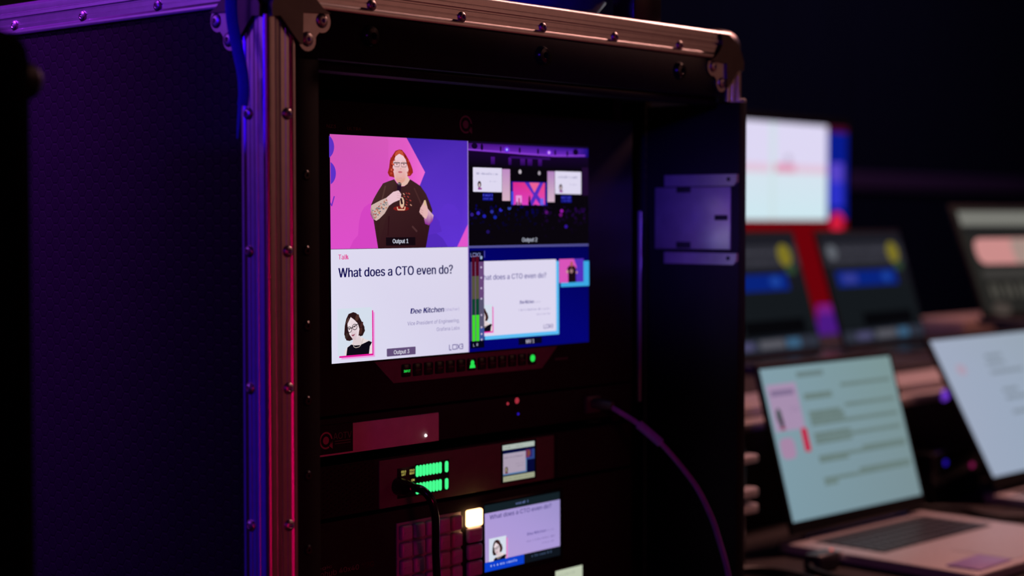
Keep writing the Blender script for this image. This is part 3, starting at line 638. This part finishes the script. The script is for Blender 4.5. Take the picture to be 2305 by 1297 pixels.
# ================================================================== AUDIO METER UNIT
u2 = thing('audio_monitor', 'rack audio unit with two rows of green meter bars and a tiny display', 'rack unit', (0.3115, PY, H - .255))
b = B(); box(b, .072, .556, PY + .0008, PY + .012, -.2530, -.2082, bev=.001); box(b, .09, .54, PY + .012, PY + .12, -.2520, -.2090); obj('chassis', b, BEZEL, u2)
b = B(); box(b, .196, .431, PY - .0008, PY + .002, -.2525, -.2100, bev=.0008); obj('face_plate', b, DARKP, u2, label='dark brown face plate')
for x0, x1 in ((.076, .192), (.436, .552)):
    b = B(); box(b, x0, x1, PY - .0002, PY + .002, -.2520, -.2095)
    nx = 26
    for i in range(nx):
        for j in range(9):
            if True:
                cx = x0 + .003 + i * (x1 - x0 - .006) / (nx - 1); zc_ = -.2490 + j * .0045 + (i % 2) * .0022
                if zc_ < -.2105: box(b, cx - .0012, cx + .0012, PY - .0011, PY - .0001, zc_ - .0005, zc_ + .0005)
    obj('speaker_grille', b, BEZEL, u2, smooth=False)
def capsule(bm, x0, x1, z0, z1, y0, y1):
    r = (x1 - x0) / 2
    prism(bm, arc((x0 + x1) / 2, z1 - r, r, 0, 180, 8) + arc((x0 + x1) / 2, z0 + r, r, 180, 360, 8), XZ(), y0, y1)
b = B(); box(b, .2172, .2405, PY - .0012, PY - .0006, -.2462, -.2192, bev=.0003); box(b, .2395, .2830, PY - .0012, PY - .0006, -.2462, -.2178, bev=.0003); mp_ = obj('meter_window', b, GLOSSB, u2)
for z0, z1 in ((-.2293, -.2190), (-.2449, -.2347)):
    for x in [.2401 + i * .00417 for i in range(8)] + [.2774]:
        b = B(); capsule(b, x, x + .00345 if x < .276 else x + .0040, z0, z1, PY - .0016, PY - .0010); obj('meter_bar', b, GREEN, mp_, label='green lit meter bar')
b = B()
for s, x0, x1, zb, zt in (('SOLO', .2218, .2276, -.2236, -.2217), ('LEFT', .2224, .2272, -.2262, -.2243), ('SOLO', .2323, .2382, -.2235, -.2216), ('RIGHT', .2323, .2383, -.2261, -.2242), ('ON', .2345, .2382, -.2324, -.2304), ('ON', .2212, .2248, -.2428, -.2408)):
    lettering(b, s, lambda x, z: Vector((x, PY - .0014, z + H)), x0, x1, zb, zt, 0.02)
obj('lit_legend', b, YEL, mp_, smooth=False, label='amber lit lettering')
S = Screen((.3548, PY - .0014, H - .2120), (1, 0, 0), (0, 0, -1), .0470); k_ = 1000 / .047
X = lambda x: (x - .3548) * k_
Y = lambda z: (-.2120 - z) * k_
b = B(); box(b, .3535, .4040, PY - .0013, PY + .0005, -.2490, -.2110, bev=.0005); obj('display_window', b, GLOSSB, u2)
S.rect(0, 0, 1000, 755, (6, 8, 14)); S.rect(X(.3552), Y(-.2127), X(.4009), Y(-.2174), (172, 184, 176)); S.scribble(X(.358), X(.366), Y(-.2142), Y(-.2158), (120, 128, 124), 26); S.scribble(X(.374), X(.384), Y(-.2142), Y(-.2158), (130, 138, 132), 26)
S.rect(X(.3560), Y(-.2174), X(.4009), Y(-.2424), (6, 8, 52)); S.rect(X(.3560), Y(-.2208), X(.3897), Y(-.2412), (96, 130, 172)); S.rect(X(.3560), Y(-.2210), X(.3880), Y(-.2398), (170, 156, 176)); S.scribble(X(.358), X(.3845), Y(-.2238), Y(-.2256), (126, 112, 136), 28)
S.scribble(X(.3740), X(.3845), Y(-.2310), Y(-.2322), (140, 126, 148), 24); S.scribble(X(.3760), X(.3845), Y(-.2335), Y(-.2347), (140, 126, 148), 24); S.ell(X(.3605), Y(-.2362), 48, 62, (70, 60, 46)); S.ell(X(.3602), Y(-.2362), 22, 40, (160, 146, 120)); S.rect(X(.3585), Y(-.2388), X(.3630), Y(-.2398), (130, 40, 60))
S.rect(X(.3890), Y(-.2200), X(.4009), Y(-.2296), (44, 66, 130)); S.rect(X(.3882), Y(-.2200), X(.3975), Y(-.2275), (110, 44, 84)); S.rect(X(.3935), Y(-.2200), X(.3975), Y(-.2275), (50, 34, 104)); S.ell(X(.3928), Y(-.2235), 45, 60, (120, 66, 50))
S.rect(X(.3560), Y(-.2424), X(.4010), Y(-.2474), (160, 164, 138)); S.scribble(X(.359), X(.3980), Y(-.2438), Y(-.2458), (132, 136, 112), 26)
S.make(u2, 'display', 'tiny lit display')

# ================================================================== ROUTER UNIT
u3 = thing('video_router', 'rack router with a grid of square keys, one glowing white, and a small slide display', 'rack unit', (0.3115, PY, H - .39))
b = B(); box(b, .072, .556, PY, PY + .012, -.3900, -.2560, bev=.001); box(b, .09, .54, PY + .012, PY + .12, -.3890, -.2570); obj('chassis', b, BEZEL, u3)
b = B(); box(b, .2165, .2985, PY - .0012, PY + .001, -.3880, -.2676, bev=.0006); pad = obj('key_pad', b, pm('maroon_key_bed', (0.34, 0.30, 0.34), 0, .4), u3)
def key(bm, x, z, w_=.0135, h_=.0135):
    box(bm, x - w_ / 2, x + w_ / 2, PY - .0065, PY - .001, z - h_ / 2, z + h_ / 2, bev=.0022, seg=3)
    box(bm, x - w_ * .30, x + w_ * .30, PY - .0070, PY - .0060, z - .0006, z + .0006)
for r in range(8):
    for c in range(5):
        b = B(); key(b, .2250 + c * .0161, -.2765 - r * .0154); obj('key', b, KEYC, pad)
for r in range(8):
    b = B(); zc_ = -.2750 - r * .0157; key(b, .3135, zc_, .0190 if r else .0200, .0140 if r else .0160)
    obj('lit_key' if r == 0 else 'key', b, WARMK if r == 0 else KEYC, u3, label='key glowing warm white' if r == 0 else None)
b = B()
for s, x0, x1, zb, zt in (('Blackmagic', .0960, .1405, -.2950, -.2926), ('Smart Videohub', .0860, .1457, -.3017, -.2968), ('40x40', .1488, .1716, -.3012, -.2968)):
    lettering(b, s, lambda x, z: Vector((x, PY - .0002, z + H)), x0, x1, zb, zt)
obj('lettering', b, printed('grey_front_print', (0.22, 0.17, 0.20)), u3, smooth=False, label='grey lettering')
b = B(); lettering(b, '12G', lambda x, z: Vector((x, PY - .0002, z + H)), .1752, .1894, -.3012, -.2968, 0.01); obj('lettering', b, printed('red_front_print', (0.45, 0.07, 0.05)), u3, smooth=False, label='red lettering')
b = B(); box(b, .3270, .4440, PY - .0012, PY + .0005, -.3345, -.2630, bev=.0006); obj('display_window', b, GLOSSB, u3)
S = Screen((.3298, PY - .0014, H - .2650), (1, 0, 0), (0, 0, -1), .1090); k_ = 1000 / .109
X = lambda x: (x - .3298) * k_
Y = lambda z: (-.2650 - z) * k_
S.rect(0, 0, 1000, 590, (4, 4, 6)); S.rect(X(.3300), Y(-.2664), X(.4385), Y(-.2740), (20, 32, 38)); S.scribble(X(.3742), X(.3917), Y(-.2686), Y(-.2708), (104, 120, 178), 26)
S.poly([(X(.3302), Y(-.2740)), (X(.4390), Y(-.2740)), (X(.4392), Y(-.3200)), (X(.3310), Y(-.3200))], (172, 154, 212), [(172, 152, 214), (156, 144, 202), (170, 152, 214), (180, 156, 214)])
S.text('What does a CTO even do?', X(.3372), X(.4260), Y(-.2803), Y(-.2762), (70, 60, 126), 0.012)
S.text('Dee Kitchen', X(.3905), X(.4180), Y(-.3028), Y(-.3002), (92, 80, 150), 0.02, 0.1); S.scribble(X(.4195), X(.4300), Y(-.3010), Y(-.3026), (140, 124, 184), 14); S.scribble(X(.3898), X(.4308), Y(-.3074), Y(-.3092), (128, 112, 172), 18); S.scribble(X(.4126), X(.4300), Y(-.3122), Y(-.3138), (128, 112, 172), 18)
portrait(S, X(.3362) - 22 * 1.90, Y(-.2984) - 428 * 1.90, 1.90)
S.rect(X(.3300), Y(-.3200), X(.3855), Y(-.3289), (10, 62, 204)); S.scribble(X(.3381), X(.3752), Y(-.3226), Y(-.3250), (170, 190, 240), 24)
S.rect(X(.3855), Y(-.3200), X(.4392), Y(-.3289), (14, 20, 28)); S.scribble(X(.3967), X(.4257), Y(-.3222), Y(-.3244), (64, 84, 116), 24)
S.make(u3, 'display', 'small lit display with a slide')
b = B(); box(b, .4300, .4760, PY - .0012, PY + .0005, -.3800, -.3425, bev=.0006); obj('display_window', b, GLOSSB, u3)
S = Screen((.4325, PY - .0014, H - .3440), (1, 0, 0), (0, 0, -1), .0415); S.rect(0, 0, 1000, 820, (190, 200, 176)); S.scribble(80, 700, 90, 150, (160, 170, 150), 30); S.make(u3, 'display', 'pale green lit display')
u4 = thing('blank_rack_unit', 'black blank panel filling the rack below the key grid', 'rack panel', (0.3115, PY, H - .97))
b = B(); box(b, .072, .556, PY, PY + .006, -.958, -.3920, bev=.001); obj('panel', b, BEZEL, u4)

# ================================================================== CABLES ON THE RACK
hc = thing('headphone_cable', 'black cable plugged in beside the green meters and hanging over the keys', 'cable', (.22, .06, H - .36))
b = B(); lathe(b, [(0, 0), (.0075, 0), (.0080, .004), (.0062, .014), (.0042, .022), (0, .024)], (.2178, PY - .0012, -.2352), (-.10, -1, .06), 16); obj('plug', b, GLOSSB, hc, label='black plug')
b = B(); tube(b, [(.2160, .066, -.2338), (.2150, .052, -.2340), (.2185, .044, -.2420), (.2235, .044, -.2560), (.2285, .048, -.2720), (.2325, .052, -.2880), (.2365, .055, -.3060), (.2385, .056, -.3250), (.2385, .056, -.3600), (.238, .056, -.4200)], .0036, 12); obj('cord', b, GLOSSB, hc)
pc = thing('network_cable', 'purple-lit cable arching out of the rack past the open side door', 'cable', (.55, 0, H - .6))
b = B(); lathe(b, [(0, 0), (.0050, 0), (.0056, .010), (.0040, .022), (0, .022)], (.4886, PY - .004, -.1836), (.1, -1, -.05), 12); obj('plug', b, GREY, pc)
path = [(.4900, .064, -.1845), (.4945, .054, -.1905), (.5078, .040, -.2028), (.5184, .020, -.2211), (.5447, .000, -.2605), (.5620, -.008, -.2930), (.5705, -.013, -.3190), (.5783, -.020, -.3571), (.584, -.025, -.41), (.587, -.028, -.50)]
b = B(); tube(b, path, .0026, 10); obj('cord', b, PURPLE, pc)
b = B(); tube(b, [(.5078, .040, -.2028), (.5125, .0315, -.2105), (.5184, .020, -.2211)], .0046, 12); obj('sleeve', b, PURPLE, pc, label='thicker sleeve on the cable')
st = thing('hanging_strap', 'deep blue strap hanging over the near top corner of the flight case', 'strap', (-.012, .02, H + .05))
b = B(); tube(b, [(.02, .040, .2015), (.000, .034, .2010), (-.0105, .0270, .1925), (-.0125, .0235, .175), (-.0125, .0245, .160), (-.0120, .0235, .145), (-.0120, .0185, .128), (-.0120, .0125, .108), (-.0125, .0105, .094), (-.0130, .0112, .084)], [1, .8], 12, flat=(.0052, .0014), up=(0, 0, 1)); obj('strap_band', b, BLUEF, st)
b = B(); tube(b, [(-.0110, .0140, .108), (-.0115, .0150, .095), (-.0120, .0162, .080), (-.0122, .0178, .068), (-.0122, .0186, .060)], [1, .25], 12, flat=(.0036, .0010), up=(-1, 0, 0)); obj('strap_tail', b, BLUEF, st)

# ================================================================== ON TOP OF THE CASE
b = B(); lathe(b, [(0, 0), (.060, 0), (.078, .006), (.086, .015), (.087, .032), (.080, .038), (.02, .041), (0, .041)], (.388, .0965, TOP + .0005), (0, 0, 1), 48)
tag(obj('lamp_base', b, pm('blue_lit_glossy_plastic', (0.05, 0.04, 0.75), 0, .25, .1, 40)), 'round blue-lit base standing on top of the flight case', 'base')  # blue light on the base is put into its plastic colour
b = B(); box(b, .452, .4955, .004, .030, TOP + .0005, TOP + .075, bev=.002)
tag(obj('small_box', b, pm('smoky_grey_plastic', (0.045, 0.042, 0.046), 0, .3, .1, 40)), 'small dark grey box on the flight case beside the blue base', 'box')

# ================================================================== DARK CABINET IN THE LEFT FOREGROUND
cab = thing('equipment_cabinet', 'dark unlit cabinet with rounded corners at the left edge, nearest the camera', 'cabinet', (-.5, .05, 0))
b = B(); box(b, -.80, -.252, -.095, .16, -H, .1125, bev=.018, seg=4); obj('body', b, pm('matt_black_cabinet', (0.003, 0.003, 0.003), 0, .9, .1, 30, spec=0.0), cab)
b = B(); lathe(b, [(0, .010), (.008, .009), (.011, .005), (.011, -.004)], (-.252, -.075, .083), (1, 0, 0), 16); obj('knob', b, RUBBER, cab)

# ================================================================== TABLE AND ITS CONTENTS
ZT = -.420
tb = thing('table', 'long dark cloth-covered table carrying the laptops beside the flight case', 'table', (1.9, .25, 0))
b = B(); box(b, .66, 3.25, -.55, 1.02, ZT - .03, ZT, bev=.004); obj('tabletop', b, CLOTH, tb)
for x in (.72, 3.19):
    for y in (-.48, .95):
        b = B(); box(b, x - .02, x + .02, y - .02, y + .02, -H, ZT - .03); obj('leg', b, GREY, tb)
rs = thing('low_case', 'long low black case on the table with an aluminium edge, under the dark-screen laptops', 'case', (1.9, .6, H + ZT))
b = B(); box(b, .70, 3.15, .289, .98, ZT + .0005, -.2550, bev=.002); obj('body', b, CLOTH, rs)
b = B(); box(b, .70, 3.15, .285, .388, -.2553, -.2525, bev=.0008); box(b, .70, 3.15, .2845, .2875, -.2640, -.2525, bev=.0008); obj('top_edge', b, SILVER, rs, label='aluminium edge')
b = B(); box(b, .70, 3.15, .2560, .289, -.2785, -.2668, bev=.0015); obj('front_lip', b, SILVER, rs, label='aluminium lip')
b = B(); lathe(b, [(0, .006), (.006, .005), (.009, 0), (.009, -.002)], (1.570, .2560, -.2726), (0, -1, 0), 16); obj('indicator', b, PURL, rs, label='purple glint drawn as a glowing dot')  # glint on the lip put in as a glowing dot, no lamp
b = B(); box(b, 2.245, 2.60, .290, .50, -.2520, -.1985, bev=.004)
tag(obj('flat_box', b, GREY), 'flat black box on the low case under the rightmost dark laptop', 'box')

def laptop(label, bl, yaw, tilt, sw, sh, picture, dz_base, group=None, keys=False, bw_extra=.010, depth=.235, metal=SILVER, lidm=None):
    lidm = lidm or GREYLID
    """bl: bottom left of the picture (z relative); the base stands dz_base below it"""
    ox, oy, oz = bl
    root = thing('laptop', label, 'laptop', (ox, oy, H + oz - dz_base), yaw, group)
    L = (Matrix.Translation((ox, oy, oz + H)) @ Matrix.Rotation(yaw, 4, 'Z'))
    def loc(bm):
        bmesh.ops.transform(bm, matrix=L @ Matrix.Translation((0, 0, -H)), verts=bm.verts); return bm
    e = bw_extra; th = .013; zt = -dz_base + th
    bm = loc(box(B(), -e, sw + e, -depth, .012, -dz_base, zt, bev=.003, seg=3)); base = obj('base', bm, metal, root)
    kx0, kx1, ky0, ky1 = .022, sw - .022, -.118, -.016
    bm = loc(box(B(), kx0, kx1, ky0, ky1, zt - .001, zt + .0006)); kb = obj('keyboard', bm, GLOSSB, root)
    cols, rows = (14, 6) if keys else (0, 0)
    for r in range(rows):
        for c in range(cols):
            x0 = kx0 + (kx1 - kx0) * c / cols; y1 = ky1 - (ky1 - ky0) * r / rows
            if r == 5 and c in (5, 6, 7): continue
            x1 = x0 + (kx1 - kx0) / cols
            if r == 5 and c == 4: x1 = kx0 + (kx1 - kx0) * 8 / cols
            bm = loc(box(B(), x0 + .0014, x1 - .0014, y1 - (ky1 - ky0) / rows + .0014, y1 - .0014, zt + .0006, zt + .0018, bev=.0005, seg=1)); obj('key', bm, GREY, kb)
    bm = loc(box(B(), sw * .32, sw * .68, -depth + .012, -depth + .095, zt - .0005, zt + .0005)); obj('trackpad', bm, metal, root)
    T = L @ Matrix.Rotation(-tilt, 4, 'X') @ Matrix.Translation((0, 0, -H))
    bm = box(B(), -.007, sw + .007, .0006, .0065, -min(.016, dz_base - .012), sh + .008, bev=.0028, seg=3); bmesh.ops.transform(bm, matrix=T, verts=bm.verts)
    lid = obj('lid', bm, lidm, root)
    bm = lathe(B(), [(0, 0), (.0055, 0), (.0055, sw * .8), (0, sw * .8)], (sw * .1, .006, -dz_base + .012), (1, 0, 0), 12); loc(bm); obj('hinge', bm, GLOSSB, root)
    R3 = (L @ Matrix.Rotation(-tilt, 4, 'X')).to_3x3()
    S = Screen(L @ Matrix.Rotation(-tilt, 4, 'X') @ Vector((0, .0002, sh)), R3 @ Vector((1, 0, 0)), R3 @ Vector((0, 0, -1)), sw)
    picture(S, 1000 * sh / sw); S.make(lid, 'screen'); return root
def pic_notes(S, h):
    S.poly([(0, 0), (1000, 0), (1000, h), (0, h)], 0, [(128, 156, 168), (122, 148, 148), (120, 142, 148), (124, 152, 164)])
    S.rect(20, 70, 230, 270, (164, 140, 172)); S.rect(40, 96, 205, 120, (126, 108, 142)); S.scribble(150, 210, 172, 178, (126, 108, 142), 9); S.scribble(160, 215, 186, 192, (126, 108, 142), 9)
    S.ell(66, 205, 18, 34, (52, 70, 66)); S.ell(72, 235, 15, 26, (46, 40, 46)); S.rect(58, 256, 90, 266, (150, 40, 70))
    S.rrect(25, 300, 130, 390, 30, (164, 132, 164)); S.rrect(195, 268, 238, 372, 12, (186, 10, 62))
    S.rect(250, 28, 450, 52, (104, 124, 126))
    for y, x0, x1 in ((100, 560, 960), (128, 270, 480), (140, 270, 480), (190, 560, 960), (205, 280, 520), (222, 280, 540), (238, 280, 540), (256, 280, 960), (300, 280, 560), (318, 280, 960), (336, 280, 560), (386, 620, 970), (400, 280, 970), (416, 280, 500), (480, 560, 970), (496, 280, 970), (514, 280, 380)):
        S.rect(x0, y - 4, x1, y + 13, (108, 128, 126)); S.scribble(x0, x1, y, y + 11, (92, 112, 110), 13)
def pic_page(S, h):
    S.poly([(0, 0), (1000, 0), (1000, h), (0, h)], 0, [(160, 170, 192), (150, 164, 178), (146, 164, 184), (156, 168, 190)])
    S.ell(150, 150, 44, 28, (172, 156, 176))
    for y, x0, x1 in ((92, 400, 560), (128, 390, 560), (172, 390, 700), (262, 420, 560), (300, 420, 640), (370, 420, 700)):
        S.rect(x0, y, x1, y + 18, (134, 146, 160)); S.scribble(x0, x1, y + 2, y + 16, (110, 120, 134), 16)
def pic_dark(S, h):
    S.rect(0, 0, 1000, h, (28, 28, 36), (14, 18, 22)); S.rect(0, 60, 1000, 190, (44, 44, 52)); S.scribble(80, 800, 90, 108, (76, 76, 88), 20); S.scribble(120, 760, 150, 166, (70, 70, 82), 20)
    S.ell(860, 120, 72, 66, (122, 112, 34)); S.ell(890, 205, 56, 28, (44, 66, 44)); S.ell(110, 110, 60, 46, (92, 96, 104))
    S.rect(90, 225, 830, 318, (8, 34, 122)); S.rrect(150, 240, 330, 300, 20, (48, 56, 140)); S.ell(700, 268, 60, 32, (26, 62, 150))
    S.rect(0, 320, 1000, 560, (20, 24, 28)); S.rect(280, 480, 900, 560, (6, 6, 9)); S.rect(0, h - 70, 1000, h, (44, 48, 60)); S.rrect(150, h - 58, 330, h - 14, 10, (72, 70, 104)); S.rrect(390, h - 60, 640, h - 14, 10, (84, 84, 92)); S.rrect(660, h - 62, 800, h - 10, 10, (56, 92, 122))
def pic_mixer(S, h):
    S.rect(0, 0, 1000, h, (36, 35, 33)); S.rect(30, 20, 1000, 110, (118, 118, 112)); S.rect(30, 128, 1000, 150, (26, 26, 30))
    S.rrect(80, 190, 700, 350, 60, (202, 140, 138)); S.rrect(400, 195, 580, 345, 30, (164, 140, 132)); S.rect(80, 380, 1000, 440, (58, 56, 54))
    for i in range(7): S.rrect(100 + i * 120, 470, 180 + i * 120, 560, 20, (74, 72, 66)); S.rect(130 + i * 120, 462, 150 + i * 120, 566, (44, 42, 40))
    S.ell(480, 620, 80, 60, (108, 106, 98)); S.ell(150, 625, 80, 40, (70, 62, 58)); S.ell(800, 620, 70, 50, (70, 66, 62))
ra = math.radians
laptop('open silver laptop beside the case showing a pale document with a red mark', (.9846, .1598, -.380), ra(-3.14), ra(15.85), .3024, .1964, pic_notes, .038, keys=True, bw_extra=.014, depth=.262)
laptop('open laptop showing a plain pale page at the right edge, next to the silver laptop', (1.5001, .1399, -.380), ra(-2.15), ra(28.8), .345, .2234, pic_page, .038)
laptop('dark-screen laptop on the low case, left one of the pair with blue bars', (1.500, .625, -.229), ra(1.0), ra(16.8), .323, .210, pic_dark, .0230, None, metal=GREY)
laptop('dark-screen laptop on the low case, right one of the pair with blue bars', (1.894, .620, -.229), ra(2.05), ra(16.8), .323, .210, pic_dark, .0230, None, metal=GREY)
laptop('laptop at the far right showing grey rows and a pink block', (2.119, .456, -.176), ra(-14.6), ra(22.9), .330, .2137, pic_mixer, .0215, metal=GREY)
# display behind
tv = thing('television', 'large display behind the laptops with white panels above a red lower area', 'display', (2.40, 1.2, 0))
b = B(); box(b, 1.82, 2.812, 1.1505, 1.19, -.330, .242, bev=.006); obj('housing', b, GLOSSB, tv)
b = B(); box(b, 2.28, 2.34, 1.20, 1.24, -H + .03, .0, bev=.004); box(b, 2.25, 2.37, 1.19, 1.21, -.1, .1); obj('stand_pole', b, GREY, tv)
b = B(); box(b, 1.98, 2.64, 1.06, 1.38, -H, -H + .03, bev=.006); obj('stand_base', b, GREY, tv)
S = Screen((1.840, 1.1495, H + .222), (1, 0, 0), (0, 0, -1), .954); k_ = 1000 / .954
X = lambda x: (x - 1.840) * k_
Y = lambda z: (.222 - z) * k_
S.rect(0, 0, 1000, 556, (104, 2, 10)); S.poly([(X(1.86), 0), (X(2.701), 0), (X(2.701), Y(.11)), (X(1.86), Y(.11))], WHITE, [(222, 216, 244)] * 4); S.rect(X(1.86), Y(.11), X(2.701), Y(-.002), (214, 228, 240), (206, 232, 240))
S.rect(X(1.86), Y(.126), X(2.701), Y(.107), (226, 196, 218)); S.rect(X(2.47), Y(.128), X(2.56), Y(.108), (224, 150, 180)); S.rect(X(2.455), Y(.22), X(2.475), Y(-.002), (206, 226, 230)); S.ell(X(2.53), Y(.140), 14, 10, (190, 180, 206))
S.rect(X(2.701), 0, 1000, Y(.0), (8, 26, 140)); S.rect(X(2.712), Y(.135), X(2.775), Y(.09), (86, 66, 196)); S.rect(X(2.712), Y(.09), X(2.775), Y(.03), (44, 48, 200)); S.rect(X(2.70), 0, 1000, Y(.208), (70, 8, 40)); S.ell(X(2.748), Y(-.008), 34, 26, (206, 28, 60)); S.rect(X(2.66), Y(-.205), X(2.80), 556, (74, 24, 128)); S.rect(X(2.66), Y(-.205), X(2.80), Y(-.225), (120, 30, 130))
S.rect(X(2.77), Y(-.03), 1000, 556, (6, 4, 8))
S.make(tv, 'screen')
# small things on the table
pk = thing('cable_box', 'small black box with three metal rails behind the case door, on the table', 'box', (.80, .2, H + ZT))
b = B(); box(b, .69, .882, .162, .235, ZT, -.275, bev=.003); obj('body', b, GLOSSB, pk)
for z0, z1 in ((-.2925, -.2825), (-.334, -.3225), (-.3535, -.342)):
    b = B(); box(b, .70, .889, .148, .164, z0, z1, bev=.003, seg=3); obj('metal_rail', b, SILVER, pk, label='metal rail')
hub = thing('usb_hub', 'small black device with a blue and a magenta light between the two bright laptops', 'device', (1.50, .23, H + ZT))
b = B(); box(b, 1.43, 1.585, .2015, .245, ZT, -.345, bev=.004); obj('body', b, GLOSSB, hub)
b = B(); lathe(b, [(0, .003), (.0035, .002), (.0045, 0), (.0045, -.001)], (1.468, .2015, -.361), (0, -1, 0), 12); obj('indicator', b, BLUEL, hub, label='blue lit dot')
b = B(); lathe(b, [(0, .003), (.0035, .002), (.0045, 0), (.0045, -.001)], (1.554, .2015, -.374), (0, -1, 0), 12); obj('indicator', b, MAGL, hub, label='magenta lit dot')
pl = thing('charger_plug', 'dark charger plug with a red light at the near edge of the silver laptop', 'plug', (.93, .09, H + ZT))
b = B(); box(b, .900, .948, .070, .094, ZT + .001, -.398, bev=.004, seg=3); obj('body', b, GREY, pl)
b = B(); box(b, .948, .9640, .076, .090, ZT + .006, -.4005, bev=.002); obj('connector', b, STEEL, pl)
b = B(); lathe(b, [(0, .0016), (.0015, .001), (.002, 0)], (.943, .080, -.398), (0, 0, 1), 12); obj('indicator', b, REDH, pl, label='red lit dot')
b = B(); tube(b, [(.902, .083, -.410), (.885, .07, -.412), (.875, .03, -.414), (.885, -.03, -.415), (.90, -.10, -.415), (.89, -.20, -.415)], .0042, 10); obj('cord', b, RUBBER, pl)
for i, (pts, lab) in enumerate((([(.70, .14, -.415), (.76, .13, -.415), (.82, .145, -.415), (.845, .12, -.415), (.83, .06, -.415), (.78, .05, -.412), (.74, .09, -.409), (.79, .13, -.408), (.84, .10, -.409), (.83, .03, -.412), (.76, .0, -.415), (.70, .02, -.415)], 'black cable looped twice on the table beside the case door'),
                                ([(1.32, .235, -.415), (1.36, .20, -.415), (1.40, .14, -.415), (1.37, .08, -.415), (1.41, .02, -.415), (1.40, -.08, -.415), (1.44, -.18, -.415)], 'black cable running between the two bright laptops'))):
    b = B(); tube(b, pts, .0042, 10); o = tag(obj('cable', b, RUBBER), lab, 'cable')
b = B(); box(b, .978, 1.060, -.095, -.052, -.4046, -.4030, bev=.0006)  # thin lavender slab at the palm rest corner
tag(obj('rectangle', b, pm('lavender_surface', (0.55, 0.38, 0.85), 0, .4, .05, 40)), 'lavender card lying on the palm rest of the silver laptop', 'rectangle')
b = B(); box(b, 2.52, 2.86, .70, .82, -.2548, -.215, bev=.006)  # added block that supplies a salmon lit patch
tag(obj('lit_patch_block', b, pm('pale_patch_block', (0.42, 0.32, 0.30), 0, .6, .1, 30)), 'added pale block behind the rightmost dark laptop, lit salmon', 'box')
